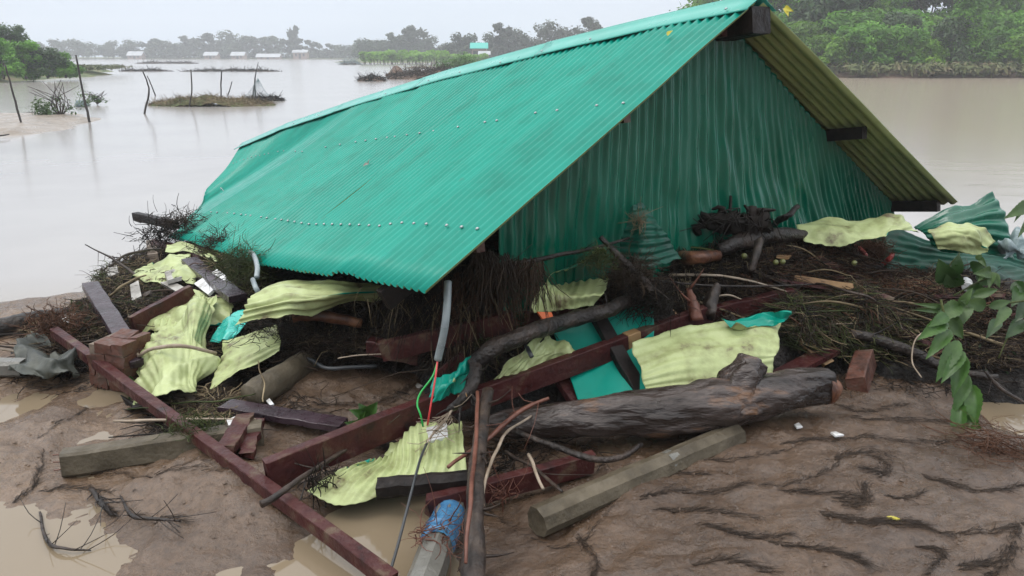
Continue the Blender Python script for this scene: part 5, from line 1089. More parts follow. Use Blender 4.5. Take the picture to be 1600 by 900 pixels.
# brick block
bk = empty('brick_block', pw((160, 590, .05)), 'broken block of red bricks left of the largest crumpled sheet', 'brick block'); bk['_o'] = list(bk.location)
c0 = pw((196, 598, .10)); ax = Vector((-.93, .28, 0)).normalized(); ay = Vector((.28, .93, 0)); az = Vector((.05, .02, 1)).normalized()
def bx_(o, a, b, c, jit=.0):
    P = []
    for k in (0, 1):
        for (i, j) in ((0, 0), (1, 0), (1, 1), (0, 1)): P.append(o+ax*a*i+ay*b*j+az*c*k+Vector([random.uniform(-jit, jit) for _ in range(3)]))
    return P, [(0, 3, 2, 1), (4, 5, 6, 7), (0, 1, 5, 4), (1, 2, 6, 5), (2, 3, 7, 6), (3, 0, 4, 7)]
for row in range(4):
    off = -.0 if row % 2 == 0 else -.055
    for col in range(2 if row > 1 else 3):
        a0 = off+col*.135; a1 = min(.26, a0+.125); a0 = max(0, a0)
        if a1-a0 < .03: continue
        for dd in (0, .125):
            if row == 3 and col == 2: continue
            P, Fs = bx_(c0+ax*a0+ay*dd+az*(row*.074-.06), a1-a0, .115, .066, .009)
            mk('brick', P, Fs, M['brick'], parent=bk, smooth=False)
P, Fs = bx_(c0+ax*.008+ay*.008-az*.04, .24, .225, .25); mk('mortar', P, Fs, M['mortar'], parent=bk, smooth=False); del bk['_o']
V, Fs = box_vf(pw((1338, 606, .04)), pw((1352, 560, .06)), .10, .12, .3, .004, 2)
tagit(mk('brick', V, Fs, M['brick'], smooth=False), 'single muddy brick standing right of the charred log end', 'brick')
# conduits, wires, cables
def wire(label, pts, r, m, name, cat, n=30): return stick(label, pts, [r, r], m, name, cat, rough=.02, seg=9, wob=0, n=n)
cd = wire('grey plastic conduit hanging from the roof corner', [(700, 440, 0, 3.55), (698, 485, 0, 3.5), (693, 522, 0, 3.5), (684, 562, 0, 3.55)], .0185, 'conduit', 'conduit', 'conduit')
wire('red wire running from the conduit end to the white junction plate', [(684, 560, 0, 3.55), (680, 592, 0, 3.5), (672, 640, 0, 3.48), (668, 664, 0, 3.5)], .0047, 'wire_r', 'wire', 'wire')
wire('green wire looping from the conduit end', [(684, 564, 0, 3.55), (676, 588, 0, 3.52), (657, 614, 0, 3.5), (652, 632, 0, 3.48), (657, 648, 0, 3.46), (661, 666, 0, 3.48)], .0047, 'wire_g', 'wire', 'wire')
wire('black cable dropping from the junction plate to the bottom edge', [(668, 690, .36), (656, 720, .42), (640, 780, .34), (622, 850, .2), (604, 912, .1)], .006, 'cable', 'cable', 'cable')
stick('bleached rootlet stem fanning out on the white junction plate', [(709, 632, .42), (695, 655, .42), (682, 672, .42), (668, 692, .42)], [.006, .007, .004], 'paletwig', 'root', 'root', twigs=26, seg=5)
wire('bent grey conduit at the left part of the eave', [(388, 393, .30), (396, 398, .34), (402, 416, .36), (401, 434, .34)], .017, 'conduit', 'conduit', 'conduit')
wire('broken lower piece of the bent grey conduit', [(395, 437, .34), (399, 448, .34), (404, 458, .32)], .016, 'conduit', 'conduit', 'conduit')
wire('short grey pipe stub under the arched branch', [(822, 540, .22), (827, 550, .26), (831, 558, .26)], .012, 'cable', 'pipe', 'pipe')
stick('red cloth rope twisted on the twig heap', [(1300, 372, .14), (1318, 374, .16), (1345, 392, .16), (1352, 405, .12)], [.014, .02, .024, .018], 'redcloth', 'red_rope', 'rope', seg=9)
stick('second red rope end curving round the straw nest', [(1398, 388, .10), (1394, 400, .14), (1384, 408, .14), (1376, 413, .12)], [.012, .018, .014], 'redcloth', 'red_rope', 'rope', seg=8)
stick('thin red cord strung over the straw nest', [(1290, 364, .16), (1312, 362, .2), (1350, 370, .22), (1390, 368, .2)], [.006, .008, .006], 'redcloth', 'cord', 'cord', seg=6)
# white bottle
bt = empty('white_bottle', pw((1510, 448, .10)), 'small white plastic bottle standing in the leaves', 'bottle'); bt['_o'] = list(bt.location)
bb = pw((1512, 449, .10)); ud = (pw((1504, 420, .10))-bb).normalized()
mk('bottle_body', *tube_vf([bb, bb+ud*.004, bb+ud*.03, bb+ud*.072, bb+ud*.085, bb+ud*.092], [.022, .034, .035, .035, .028, .016], 20, 0, 1, n=24), M['white'], parent=bt)
mk('cap', *tube_vf([bb+ud*.090, bb+ud*.094, bb+ud*.115, bb+ud*.122], [.020, .021, .021, .016], 20, 0, 1, n=10), M['white'], parent=bt); del bt['_o']
for k, (u, v, lb) in enumerate(((1163, 400, 'green-brown round fruit left of the upright stick'), (1212, 410, 'left of two olive fruits on the twig heap'), (1223, 409, 'right of two olive fruits on the twig heap'), (1335, 411, 'pale brown fruit by the red rope'))):
    p = pw((u, v, .12)); V, Fs = tube_vf([p+Vector((0, 0, -.018)), p+Vector((0, 0, -.012)), p, p+Vector((0, 0, .012)), p+Vector((0, 0, .018))], [.004, .014, .019, .014, .003], 12, 0, 1, n=11); tagit(mk('fruit', V, Fs, M['fruit']), lb, 'fruit')
# ------------------------------------------------------------------ leaves
def leaf_vf(base, tip, w, droop=.0, fold=.25, n=16, nrm=None, lobes=0):
    base, tip = Vector(base), Vector(tip); ax = tip-base; L = ax.length; ax.normalize()
    nn = Vector(nrm) if nrm else (Vector((0, 0, EYE))-base).normalized()
    s = ax.cross(nn).normalized(); nn = s.cross(ax).normalized(); V = []; Fs = []
    for i in range(n+1):
        f = i/n; ww = w*(math.sin(PI*min(1, f*1.0)**.72))**.9*(1-.25*f)*(1+.06*((i % 2)*2-1)) if 0 < f < 1 else 0.0008
        if lobes: ww *= 1+.28*math.sin(f*PI*lobes)
        c = base+ax*L*f-Vector((0, 0, droop*f*f))+nn*(.10*L*math.sin(PI*f))
        V += [c-s*ww/2+nn*ww*fold, c-s*ww*.25+nn*(ww*fold*.35+.07*w*(i % 2)), c, c+s*ww*.25+nn*(ww*fold*.35+.07*w*(i % 2)), c+s*ww/2+nn*ww*fold]
    for i in range(n):
        for k in range(4): a = i*5+k; Fs.append((a, a+1, a+6, a+5))
    return V, Fs
def plant(label, rachis, leafs, m='leaf', name='leafy_branch', cat='leafy branch', rr=.006):
    """rachis: pixel path; leafs: (u0,v0,c0,u1,v1,c1,width)"""
    P = [pw(p) for p in rachis]; o = empty(name, P[0], label, cat); o['_o'] = list(P[0])
    mk('stem', *tube_vf(P, [rr, rr*.6], 6, .1, 9, n=14), M['grass'], parent=o)
    for lf in leafs:
        V, Fs = leaf_vf(pw(lf[0:3]) if len(lf) == 7 else cam_pt(lf[0], lf[1], lf[2]), pw(lf[3:6]), lf[6], droop=.01)
        mk('leaf', V, Fs, M[m], parent=o)
    del o['_o']; return o
Dl = 3.95
def L4(u0, v0, u1, v1, w, dd=0, m=None): return (cam_pt(u0, v0, Dl+dd), cam_pt(u1, v1, Dl+dd-.04), w)
def plant_d(label, rachis, leafs, d, m='leaf', name='leafy_branch', cat='leafy branch', rr=.006, dz=.0):
    P = [cam_pt(u, v, d) for u, v in rachis]; o = empty(name, P[0], label, cat); o['_o'] = list(P[0])
    mk('stem', *tube_vf(P, [rr, rr*.6], 6, .1, 9, n=14), M['grass'], parent=o)
    for k, (u0, v0, u1, v1, w) in enumerate(leafs):
        e = .05*((k*37 % 11)/11-.5)
        V, Fs = leaf_vf(cam_pt(u0, v0, d-.005), cam_pt(u1, v1, d-.05+e), w*.80*d/F, droop=.0, fold=.22+.1*math.sin(k*2.2), n=18)
        mk('leaf', V, Fs, M[m], parent=o)
    del o['_o']; return o
plant_d('large compound leaf hanging down over the mud at the right', [(1470, 468), (1482, 515), (1500, 545), (1512, 580), (1520, 625), (1524, 660)], [
    (1478, 500, 1432, 532, 34), (1484, 515, 1446, 562, 30), (1498, 532, 1462, 598, 34), (1504, 548, 1470, 600, 30), (1506, 555, 1488, 622, 34), (1512, 585, 1490, 648, 30), (1518, 600, 1524, 668, 36),
    (1520, 640, 1500, 700, 34), (1512, 640, 1484, 706, 34), (1500, 620, 1494, 712, 30), (1523, 655, 1532, 706, 18), (1480, 492, 1450, 512, 26)], 3.9, 'leaf')
plant_d('broad pale leaves above the hanging compound leaf', [(1600, 470), (1540, 478), (1480, 480), (1432, 482)], [
    (1475, 480, 1425, 474, 12), (1480, 486, 1424, 484, 12), (1512, 472, 1500, 512, 30), (1500, 476, 1452, 505, 36), (1480, 492, 1505, 530, 34), (1540, 478, 1500, 470, 30), (1575, 480, 1552, 515, 24), (1520, 462, 1560, 452, 22), (1545, 480, 1580, 470, 20), (1500, 478, 1520, 450, 20)], 4.05, 'leafpale')
plant_d('lobed pale leaf right of the white bottle', [(1490, 462), (1530, 440), (1560, 430)], [(1548, 425, 1520, 428, 26), (1550, 425, 1545, 452, 18), (1553, 426, 1562, 450, 16), (1540, 424, 1528, 440, 16), (1530, 402, 1542, 418, 12), (1525, 405, 1535, 398, 12)], 4.55, 'leafpale')
plant_d('dark round leaves left of the white bottle', [(1490, 450), (1482, 420), (1500, 395)], [(1482, 440, 1466, 404, 44), (1492, 448, 1484, 415, 40), (1495, 430, 1498, 395, 24), (1518, 420, 1540, 412, 30), (1510, 450, 1545, 462, 34), (1525, 430, 1560, 440, 34)], 4.62, 'leafdark')
plant_d('olive leaf reaching in from the right edge over the water', [(1630, 335), (1600, 330), (1572, 338)], [(1612, 318, 1568, 342, 30), (1596, 330, 1584, 348, 8), (1612, 338, 1590, 372, 14)], 4.7, 'leafpale')
plant_d('dark leaves massed at the right edge above the shade', [(1620, 500), (1580, 520), (1560, 560)], [(1600, 450, 1580, 480, 34), (1610, 470, 1585, 505, 34), (1600, 500, 1570, 530, 30), (1560, 500, 1540, 530, 24), (1585, 440, 1606, 470, 30)], 4.2, 'leafdark')
plant_d('fresh green heart-shaped leaves growing in the wet hollow', [(572, 690), (575, 665), (570, 640)], [(572, 650, 545, 640, 22), (575, 648, 590, 628, 34), (578, 655, 560, 630, 30), (572, 668, 538, 660, 26), (570, 672, 548, 682, 26), (576, 664, 592, 652, 30), (560, 662, 572, 640, 12), (566, 676, 535, 672, 14), (575, 670, 585, 684, 20)], 3.72, 'leaf', 'green_plant', 'plant')
plant_d('yellow leaf caught at the ridge end of the roof', [(1226, 6), (1229, 14)], [(1226, 12, 1240, 18, 12), (1228, 12, 1232, 26, 12)], 4.3, 'leafyellow', 'yellow_leaf', 'leaf', .001)
s_ = .33; p_ = eave_front(s_).lerp(ridge_pt(s_), .865)+Vector((-.012, -.02, .03)); V, Fs = leaf_vf(p_, p_+Vector((.035, .02, .03)), .035, nrm=(-.5, -.5, .7)); tagit(mk('dead_leaf', V, Fs, M['leafyellow']), 'yellow dead leaf lying near the ridge of the green roof', 'leaf')
s_ = 2.05; p_ = eave_front(s_).lerp(ridge_pt(s_), .44)+Vector((-.008, -.02, .0)); V, Fs = leaf_vf(p_, p_+Vector((-.045, .0, -.02)), .035, nrm=(-.5, -.5, .7)); V2, F2 = leaf_vf(p_, p_+Vector((.01, .0, .035)), .02, nrm=(-.5, -.5, .7)); tagit(mk('metal_scrap', *join((V, Fs), (V2, F2)), M['foam']), 'small grey scrap lying in the middle of the green roof', 'scrap')
V, Fs = leaf_vf(pw((1380, 810, .01)), pw((1416, 817, .01)), .022, nrm=(0, -.2, 1)); tagit(mk('dead_leaf', V, Fs, M['leafyellow']), 'yellow-green leaf lying on the brown mud', 'leaf')

# ------------------------------------------------------------------ litter: what nobody could count
def lookup_surf(x, y): return np.maximum(look(TH, x, y), 0)
bpy.context.view_layer.update(); _dg = bpy.context.evaluated_depsgraph_get()
_free = ('mud_flat', 'debris_mound', 'flood_water')
def covered(u, v):
    o = Vector((0, 0, EYE)); res = np.zeros(len(u), bool)
    for i in range(len(u)):
        dv = (cam_pt(u[i], v[i], 1.0)-o).normalized(); hit = scene.ray_cast(_dg, o+dv*.3, dv, distance=12)
        if hit[0] and hit[4].name.split('.')[0] == 'haze': hit = (False,)*6
        res[i] = bool(hit[0]) and hit[4].name not in _free and random.random() > .09
    return res
def px_samples(ells, n, r):
    ar = np.array([e[2]*e[3] for e in ells], float); k = r.choice(len(ells), n, p=ar/ar.sum()); E = np.array([e[:4] for e in ells], float)[k]
    a = r.random(n)*2*PI; q = np.sqrt(r.random(n)); return E[:, 0]+E[:, 2]*q*np.cos(a), E[:, 1]+E[:, 3]*q*np.sin(a)
def litter(name, label, ells, n, L, r, m, seed, lift=.05, updown=.16, curl=1.2, dirs=None, extra=None, follow=True, K=5):
    L *= .62; lift *= .75; rg = np.random.default_rng(seed); u, v = px_samples(ells, n, rg); d = hit_d(u, v)
    ok = (d < 9) & ~covered(u, v); u, v, d = u[ok], v[ok], d[ok]-rg.random(ok.sum())*lift*1.6
    xs = (u-800)/F; y = (450-v)/F
    P = np.stack([d*xs, d*(CP+SP*y), EYE+d*(-SP+CP*y)], -1)
    V, Q = strands(P, L, r, seed, K=K, updown=updown, curl=curl, dirs=dirs, follow=lookup_surf if follow else None, follow_c=lift)
    o = mk(name, V, Q, M[m], smooth=False, kind='stuff'); o['label'] = label; return o
RP = [(1180, 430, 160, 45), (1330, 450, 140, 60), (1470, 470, 110, 55), (1250, 480, 170, 45), (1100, 420, 100, 40), (1400, 520, 170, 45), (1560, 520, 90, 60)]
MP = [(760, 450, 80, 60), (850, 430, 70, 40), (780, 520, 70, 45), (960, 430, 60, 40), (700, 520, 50, 60), (900, 450, 60, 40), (1020, 450, 60, 30)]
LP_ = [(240, 440, 90, 45), (190, 470, 55, 40), (360, 420, 60, 40), (110, 530, 80, 40), (170, 500, 60, 40), (380, 500, 60, 50), (400, 560, 60, 30), (320, 655, 90, 30), (300, 400, 60, 20), (90, 560, 60, 30)]
UP = [(520, 500, 110, 50), (600, 520, 90, 50), (470, 530, 60, 40), (560, 540, 110, 30)]
litter('dark_twig_litter', 'dark wet twigs and roots heaped over the right pile', RP, 7500, .26, .0036, 'litter_dark', 1, lift=.07)
litter('brown_twig_litter', 'brown straw and sticks strewn over the right pile', RP, 9000, .24, .0028, 'litter_mid', 2, lift=.08)
litter('red_straw_litter', 'reddish dry straw on the right pile', [(1370, 450, 90, 45), (1330, 385, 60, 22), (1430, 450, 60, 40), (1520, 480, 50, 25), (1250, 430, 100, 30)], 3600, .18, .0026, 'redlitter', 3, lift=.09)
litter('pale_straw_litter', 'scattered bleached stalks in the debris', RP+RP+MP+LP_, 3000, .22, .0022, 'straw', 4, lift=.10)
litter('green_grass_litter', 'matted green grass blades over the lower right pile', [(1320, 480, 110, 30), (1290, 520, 80, 30), (1450, 500, 60, 30), (1380, 540, 60, 20)], 3200, .26, .0028, 'grass', 5, lift=.08)
litter('dark_root_tangle', 'black root tangle filling the middle of the pile', MP, 6500, .24, .0034, 'litter_dark', 6, lift=.09)
litter('brown_root_tangle', 'brown roots and straw under the roof corner', MP, 5200, .24, .0026, 'litter_mid', 7, lift=.11)
litter('left_dark_litter', 'dark matted litter on the left pile', LP_, 6500, .22, .0045, 'litter_dark', 8, lift=.06)
litter('left_brown_litter', 'brown matted grass on the left pile', LP_, 5000, .22, .0036, 'litter_mid', 9, lift=.08)
litter('left_straw_litter', 'pale dry straw on the left pile', [(240, 430, 60, 25), (185, 465, 45, 30), (365, 400, 45, 32), (110, 520, 70, 22), (370, 550, 40, 30), (385, 440, 30, 30), (320, 640, 60, 25)], 2000, .22, .0032, 'straw', 10, lift=.08)
litter('left_green_litter', 'green-brown weeds on the left pile', [(200, 450, 60, 40), (380, 420, 50, 40), (140, 500, 50, 30), (330, 665, 50, 20)], 1500, .20, .003, 'grass', 11, lift=.08)
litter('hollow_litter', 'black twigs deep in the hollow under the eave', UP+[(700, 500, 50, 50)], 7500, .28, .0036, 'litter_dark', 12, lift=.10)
litter('hollow_brown_litter', 'brown twigs in the hollow under the eave', UP+[(700, 500, 50, 50)], 3200, .26, .0028, 'litter_mid', 13, lift=.10)
litter('eave_edge_litter', 'brown twigs and straw matted along the front of the eave hollow', [(520, 520, 100, 30), (620, 510, 70, 40), (700, 500, 50, 50), (450, 545, 50, 22)], 2600, .26, .003, 'litter_mid', 18, lift=.2, updown=.3)
litter('eave_straw', 'pale straw in front of the eave hollow', [(560, 520, 130, 40), (700, 490, 60, 60)], 420, .26, .0026, 'straw', 19, lift=.2, updown=.3)
litter('pile_foot_litter', 'loose twigs along the foot of the piles', [(1350, 590, 120, 22), (1500, 600, 110, 25), (700, 620, 70, 40), (760, 700, 80, 60), (860, 720, 90, 30), (640, 720, 60, 40), (450, 640, 70, 20), (1240, 590, 60, 20), (90, 600, 90, 14)], 1500, .20, .0026, 'litter_dark', 14, lift=.03, updown=.12)
litter('fallen_grass_clump', 'matted grass clump hanging below the conduit', [(790, 515, 45, 30), (760, 520, 25, 25)], 1100, .16, .003, 'grass', 15, lift=.14, updown=.5)
# broken boards caught in the heaps
rgb = np.random.default_rng(321)
BW = {'left': (LP_, 'on the left pile', 20), 'under': (UP+[(700, 520, 60, 40), (640, 540, 60, 20)], 'in the shadow under the eave', 20), 'right': (RP, 'on the right pile', 24), 'mid': (MP, 'in the middle of the pile', 12)}
bk_ = (('maroon', 'maroon'), ('blacktimber', 'black'), ('twigbark', 'brown'), ('purple', 'violet-brown'), ('tan', 'tan'))
for key, (ells, where, n) in BW.items():
    u, v = px_samples(ells, n, rgb); dd = hit_d(u, v); cv_ = covered(u, v)
    for i in range(n):
        if dd[i] > 8 or cv_[i]: continue
        k = bk_[int(rgb.choice(5, p=[.4, .2, .25, .08, .07]))]; p = cam_pt(u[i], v[i], dd[i]-.06); th = rgb.uniform(-.9, .9); L = rgb.uniform(.15, .5)
        q = p+Vector((math.cos(th), math.sin(th)*.7, 0))*L; q.z = float(lookup_surf(q.x, q.y))+rgb.uniform(-.02, .08)
        w_ = rgb.uniform(.035, .09); h_ = rgb.uniform(.012, .04)
        V, Fs = box_vf(p, q, w_, h_, rgb.uniform(-.7, .7), .003, 5); sz = 'short' if L < .25 else ('long' if L > .4 else 'mid-length')
        tagit(mk('broken_board', V, Fs, M[k[0]], smooth=False), '%s %s broken board %s %s' % (sz, k[1], 'thin' if h_ < .025 else 'thick', where), 'board', 'broken boards caught in the piles')
# single sticks large enough to pick out
SG = {'right': (RP, 'on the right pile', 90), 'mid': (MP, 'in the middle of the pile', 40), 'left': (LP_, 'on the left pile', 34)}
kinds_ = (('litter_mid', 'brown'), ('straw', 'straw-coloured'), ('litter_dark', 'black'), ('redlitter', 'reddish'), ('paletwig', 'bleached'), ('grass', 'greenish'))
rg = np.random.default_rng(123)
for key, (ells, where, n) in SG.items():
    u, v = px_samples(ells, n, rg); dd = hit_d(u, v)
    for i in range(n):
        if dd[i] > 8: continue
        k = kinds_[int(rg.choice(6, p=[.34, .24, .16, .12, .07, .07]))]; p = cam_pt(u[i], v[i], dd[i]-.09)
        th = rg.uniform(-.5, .5)+(PI if rg.random() < .5 else 0); L = rg.uniform(.14, .40)+(rg.uniform(.1, .5) if i % 3 == 0 else 0); q = p+Vector((math.cos(th), math.sin(th)*.6, 0))*L; q.z = float(lookup_surf(q.x, q.y))+rg.uniform(.02, .10)
        m_ = p.lerp(q, .5)+Vector((0, 0, rg.uniform(.0, .05))); r_ = rg.uniform(.003, .007)+(.006 if i % 3 == 0 else 0)*rg.random()
        ln = 'short' if L < .2 else ('long' if L > .32 else 'mid-length')
        V, Fs = tube_vf([p, m_, q], [r_, r_*.8, r_*.4], 5, .2, 20, n=8, wob=.008); tagit(mk('loose_stick', V, Fs, M[k[0]]), '%s %s loose stick lying %s' % (ln, k[1], where), 'stick', 'loose sticks lying on the piles')
litter('draped_twigs', 'thin twigs and straw draped over boards and sheets', MP+LP_+[(560, 620, 120, 50), (900, 560, 90, 50), (1100, 540, 80, 40)], 420, .30, .0026, 'litter_mid', 61, lift=.16, follow=False, updown=.1)
# small chips
def chips(name, label, ells, n, size, m, seed, lift=.05):
    rg = np.random.default_rng(seed); u, v = px_samples(ells, n, rg); d = hit_d(u, v); ok = (d < 9) & ~covered(u, v); u, v, d = u[ok], v[ok], d[ok]-rg.random(ok.sum())*lift; n = len(u)
    xs = (u-800)/F; y = (450-v)/F; P = np.stack([d*xs, d*(CP+SP*y), EYE+d*(-SP+CP*y)], -1)
    nn = rg.normal(size=(n, 3))+np.array([0, -.3, 1.0]); nn /= np.linalg.norm(nn, axis=1)[:, None]; t = np.cross(nn, rg.normal(size=(n, 3))); t /= np.linalg.norm(t, axis=1)[:, None]; b = np.cross(nn, t)
    s = size*(.3+rg.random(n)**2*1.3)[:, None]; V = np.stack([P-t*s, P+b*s*.4, P+t*s, P-b*s*.4], 1).reshape(-1, 3)
    o = mk(name, V, np.arange(n*4).reshape(n, 4), M[m], smooth=False, kind='stuff'); o['label'] = label
chips('bark_chips', 'dark bark chips and dead leaves across the piles', RP+MP+LP_+UP, 9000, .022, 'litter_dark', 21, .08)
chips('leaf_chips', 'brown dead leaf bits across the piles', RP+MP+LP_, 4500, .016, 'litter_mid', 22, .09)
chips('pale_bits', 'pale scraps of sheet paint and plastic among the debris', RP+MP+LP_, 260, .016, 'foam', 24, .09)
chips('green_leaf_bits', 'green leaf bits among the debris', [(1350, 500, 150, 50), (1530, 480, 70, 60), (200, 460, 70, 40), (370, 420, 50, 40), (320, 660, 60, 20), (1540, 560, 60, 30)], 900, .022, 'leafdark', 23, .09)
# hanging roots under the roof corner and along the eave
def hanging(name, label, u0, u1, vtop, d0, d1, n, L, r, m, seed):
    rg = np.random.default_rng(seed); u = u0+(u1-u0)*rg.random(n); d = d0+(d1-d0)*rg.random(n); v = vtop(u)+rg.random(n)*26
    xs = (u-800)/F; y = (450-v)/F; P = np.stack([d*xs, d*(CP+SP*y), EYE+d*(-SP+CP*y)], -1)
    K = 7; pts = np.zeros((n, K, 3)); pts[:, 0] = P; LL = L*(.3+rg.random(n))/(K-1); vel = rg.normal(size=(n, 3))*.35; vel[:, 2] = -.9
    for k in range(1, K):
        vel += rg.normal(size=(n, 3))*.16; vel[:, 2] -= .08; dn_ = vel/np.linalg.norm(vel, axis=1)[:, None]; pts[:, k] = pts[:, k-1]+dn_*LL[:, None]
        pts[:, k, 2] = np.maximum(pts[:, k, 2], lookup_surf(pts[:, k, 0], pts[:, k, 1])+.005)
    T = np.gradient(pts, axis=1); T /= np.linalg.norm(T, axis=2)[..., None]+1e-9; A = np.cross(T, rg.normal(size=(n, 1, 3))); A /= np.linalg.norm(A, axis=2)[..., None]+1e-9; B = np.cross(T, A)
    rr = (r*(.5+rg.random(n)))[:, None, None]*np.linspace(1, .5, K)[None, :, None]
    V = np.stack([pts+(A*math.cos(q)+B*math.sin(q))*rr for q in (0, 2*PI/3, 4*PI/3)], 2).reshape(-1, 3)
    base = np.arange(n)[:, None, None]*K*3; k_ = np.arange(K-1)[None, :, None]*3; j = np.arange(3)[None, None, :]; j2 = (j+1) % 3
    Q = np.stack([base+k_+j, base+k_+j2, base+k_+3+j2, base+k_+3+j], -1).reshape(-1, 4)
    o = mk(name, V, Q, M[m], smooth=False, kind='stuff'); o['label'] = label
hanging('hanging_dark_roots', 'dark roots hanging under the roof corner', 600, 800, lambda u: np.interp(u, [600, 680, 800], [440, 430, 390]), 3.95, 4.4, 420, .38, .0026, 'litter_dark', 31)
hanging('wall_corner_roots', 'brown roots and straw jammed in front of the lower left corner of the gable wall', 738, 850, lambda u: np.interp(u, [738, 850], [385, 405]), 3.62, 3.95, 360, .26, .0028, 'litter_mid', 36)
hanging('hanging_brown_roots', 'brown roots hanging under the roof corner', 690, 830, lambda u: np.interp(u, [690, 830], [430, 400]), 3.95, 4.3, 420, .36, .0024, 'redlitter', 32)
hanging('hanging_straw', 'dry straw caught and hanging along the pile edges', 560, 860, lambda u: np.interp(u, [560, 700, 860], [440, 470, 430]), 3.9, 4.2, 70, .3, .002, 'straw', 33)
hanging('eave_twigs', 'thin twigs hanging below the pale curled sheet', 420, 640, lambda u: np.interp(u, [420, 640], [490, 470]), 4.5, 4.9, 260, .28, .0026, 'litter_dark', 34)
def tuft(name, label, u, v, c, n, L, r, m, seed, R=.10, up=.6, d=None, cat='grass clump'):
    rg = np.random.default_rng(seed); p = pw((u, v, c)) if d is None else cam_pt(u, v, d); P = np.array(p)[None, :]+rg.normal(size=(n, 3))*R*np.array([1, .8, .55])
    V, Q = strands(P, L, r, seed, K=6, updown=up, curl=3.5); o = mk(name, V, Q, M[m], smooth=False, kind='stuff'); return tagit(o, label, None)
tuft('straw_nest', 'round reddish straw nest at the wall foot beside the red rope', 1366, 388, .12, 630, 0.088, 0.0018, 'redlitter', 41, 0.0648)
tuft('grass_clump', 'matted straw clump caught on the left part of the roof eave', 350, 388, .22, 909, 0.143, 0.0024, 'litter_mid', 42, 0.101)
tuft('grass_clump', 'green-brown straw clump beside the bent grey conduit', 376, 412, .25, 630, 0.143, 0.00225, 'grass', 43, 0.0864)
tuft('grass_clump', 'thin straw wad on the black timber over the water', 285, 347, 0, 266, 0.132, 0.00315, 'litter_mid', 44, 0.0864, d=7.0)
tuft('grass_clump', 'dark straw wad behind the black timber at the low roof corner', 252, 362, 0, 350, 0.143, 0.003375, 'litter_dark', 45, 0.115, d=6.9)
tuft('grass_clump', 'grass wad tangled on top of the leaning pale ribbed sheet', 935, 405, 0, 294, 0.088, 0.00165, 'grass', 46, 0.0504, d=4.05)
tuft('grass_clump', 'dry straw bundle hanging from the dark green corner sheet', 1000, 345, 0, 62, 0.099, 0.0018, 'straw', 47, 0.0216, up=1.6, d=4.18)
tuft('grass_clump', 'grass tuft lying over the left concrete post', 300, 672, .16, 294, 0.088, 0.00225, 'grass', 48, 0.0576)
tuft('grass_clump', 'reddish twig clump at the upper end of the thin maroon timber', 92, 512, .12, 560, 0.143, 0.003, 'redlitter', 49, 0.0936)
tuft('grass_clump', 'dark root clump at the right end of the black bent stick', 1015, 470, .16, 630, 0.121, 0.00225, 'litter_dark', 50, 0.072)
tuft('grass_clump', 'dark twig clump right of the leaning pale sheet', 985, 425, 0, 489, 0.11, 0.00225, 'litter_mid', 56, 0.0648, d=4.12)
tuft('grass_clump', 'straw clump on the short stump stub below the sheets', 420, 512, .25, 220, .10, 0.00225, 'litter_dark', 57, 0.101)
tuft('root_clump', 'tangled thin roots in front of the blue-wrapped post', 690, 835, .2, 62, 0.165, 0.0024, 'redtwig', 51, 0.0432, cat='root clump')
tuft('root_clump', 'thin brown roots on the maroon plank by the upright trunk', 785, 770, .16, 49, 0.11, 0.00225, 'redtwig', 52, 0.0288, up=1.2, cat='root clump')
tuft('root_clump', 'dark rootlets at the fan sheet left corner', 500, 752, .16, 62, 0.121, 0.003, 'litter_dark', 53, 0.0432, up=1.2, cat='root clump')
tuft('root_clump', 'fine red roots washed onto the mud at the right edge', 1560, 705, .02, 350, 0.248, 0.00225, 'redlitter', 54, 0.0864, up=.06, cat='root clump')
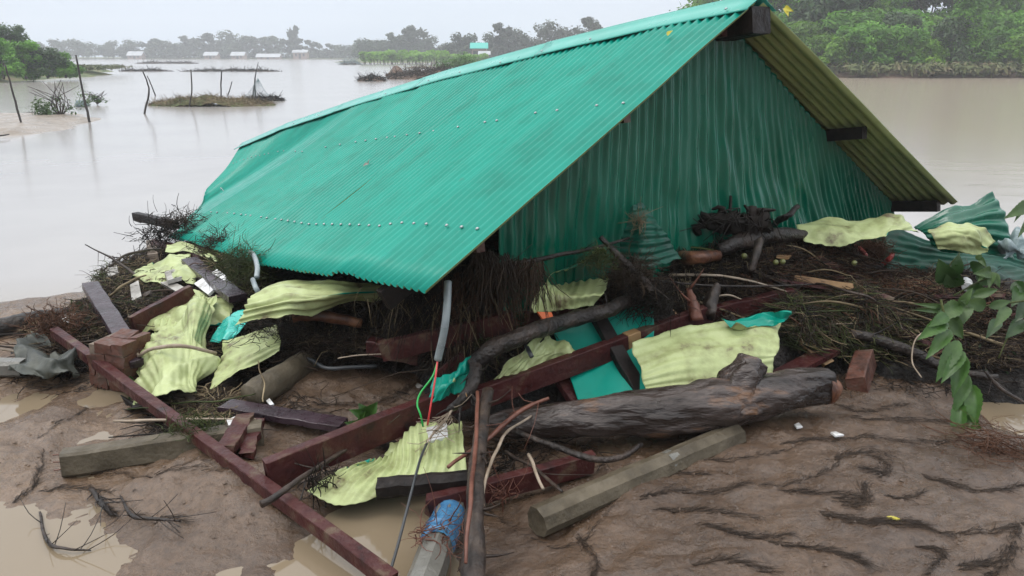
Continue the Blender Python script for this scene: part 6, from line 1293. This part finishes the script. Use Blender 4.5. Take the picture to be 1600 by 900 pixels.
# rootlets pressed into the mud in streaks
ST = [([(1000, 785), (1060, 770), (1120, 768), (1165, 760)], 260, 9), ([(1020, 800), (1090, 805), (1180, 810)], 220, 6), ([(1085, 825), (1130, 835), (1170, 845), (1230, 840)], 260, 7), ([(1200, 852), (1270, 858), (1320, 870), (1350, 882)], 320, 7),
      ([(1080, 888), (1140, 885), (1200, 895)], 220, 7), ([(1185, 762), (1240, 752), (1290, 735), (1330, 700)], 160, 4), ([(1215, 765), (1270, 772), (1340, 775)], 200, 5), ([(1300, 720), (1340, 705), (1380, 715), (1385, 738), (1350, 735)], 420, 14),
      ([(1280, 802), (1330, 812), (1390, 820), (1440, 825)], 520, 12), ([(1300, 780), (1345, 785), (1350, 760)], 300, 14), ([(1420, 818), (1480, 835), (1560, 835), (1600, 825)], 260, 6), ([(1440, 740), (1480, 755), (1540, 765), (1600, 760)], 360, 9),
      ([(1380, 775), (1410, 780), (1440, 770)], 120, 4), ([(1430, 850), (1470, 865), (1450, 900)], 160, 7), ([(1590, 830), (1575, 870), (1545, 900)], 300, 14), ([(1500, 888), (1540, 880)], 200, 12), ([(900, 835), (930, 880), (925, 905)], 160, 9), ([(760, 800), (830, 845), (900, 850), (960, 790)], 120, 6),
      ([(980, 740), (1040, 735), (1100, 745)], 160, 7), ([(1220, 690), (1290, 685), (1380, 680), (1480, 690)], 420, 9), ([(1330, 650), (1420, 655), (1500, 660)], 300, 8), ([(1300, 625), (1360, 640), (1420, 630)], 200, 8), ([(1100, 720), (1180, 712), (1230, 700)], 140, 6),
      ([(20, 790), (45, 770), (62, 745), (70, 705)], 180, 5), ([(60, 770), (110, 765), (170, 770)], 160, 8), ([(140, 760), (165, 790), (180, 808)], 220, 7), ([(200, 805), (240, 812), (290, 815)], 160, 5), ([(180, 700), (220, 690), (250, 700)], 120, 8), ([(60, 690), (110, 660), (135, 640)], 90, 3), ([(120, 735), (180, 740), (240, 750)], 90, 8), ([(240, 745), (330, 735), (420, 760)], 120, 14), ([(40, 600), (90, 608), (130, 600)], 260, 9), ([(500, 640), (600, 630), (640, 610)], 260, 12), ([(450, 640), (520, 655)], 140, 9)]
us, vs, dr = [], [], []
rg = np.random.default_rng(77)
for path, n, wd in ST:
    n = int(n*.7)
    P = catmull([Vector((a, b, 0)) for a, b in path], 40)
    for i in range(n):
        k = min(38, int(rg.random()*39)); p = P[k]; t = P[k+1]-P[k]; wd_ = wd*(.35+.5*abs(math.sin(k*.9+n)))
        taper = math.sin(PI*(k+.5)/39)**.5
        u, v = p.x+rg.normal()*wd_*.9*taper, p.y+rg.normal()*wd_*.40*taper; us.append(u); vs.append(v)
        a, b = at_z(p.x, p.y, .1), at_z(P[k+1].x, P[k+1].y, .1); dr.append(math.atan2(b.y-a.y, b.x-a.x))
us, vs, dr = map(np.array, (us, vs, dr)); d = hit_d(us, vs, GH); xs = (us-800)/F; y = (450-vs)/F
X, Y = d*xs, d*(CP+SP*y)
gz = lambda X, Y: ground_z(np.asarray(X), np.asarray(Y))
V, Q = strands(np.stack([X, Y, gz(X, Y)+.003], -1), .06, .0010, 78, K=6, updown=.01, curl=.6, spread=.10, dirs=dr, follow=lambda a, b: gz(a, b)+.001, follow_c=.005)
o = mk('mud_rootlets', V, Q, M['rootlet'], smooth=False, kind='stuff'); o['label'] = 'dark rootlets washed in streaks over the mud'
# pebbly crumbs on the mud
rg = np.random.default_rng(88); u, v = px_samples([(1250, 780, 380, 130), (330, 790, 140, 70), (80, 680, 120, 100), (540, 610, 110, 40)], 2600, rg); d = hit_d(u, v, GH); xs = (u-800)/F; y = (450-v)/F; X, Y = d*xs, d*(CP+SP*y); Z = gz(X, Y); ok = Z > .01; X, Y, Z = X[ok], Y[ok], Z[ok]; n = len(X)
s = (.003+.011*rg.random(n)**4); base = np.array([[1, 0, 0], [0, 1, 0], [-1, 0, 0], [0, -1, 0], [0, 0, .8]]); V = (np.stack([X, Y, Z-.001], -1)[:, None, :]+base[None]*s[:, None, None]*(.7+.6*rg.random((n, 5, 1)))).reshape(-1, 3)
T_ = np.array([[0, 1, 4], [1, 2, 4], [2, 3, 4], [3, 0, 4]]); Q = (np.arange(n)[:, None, None]*5+T_[None]).reshape(-1, 3)
o = mk('mud_crumbs', V, Q, M['mud'], smooth=True, kind='stuff'); o['label'] = 'small crumbs of mud scattered on the mud flat'
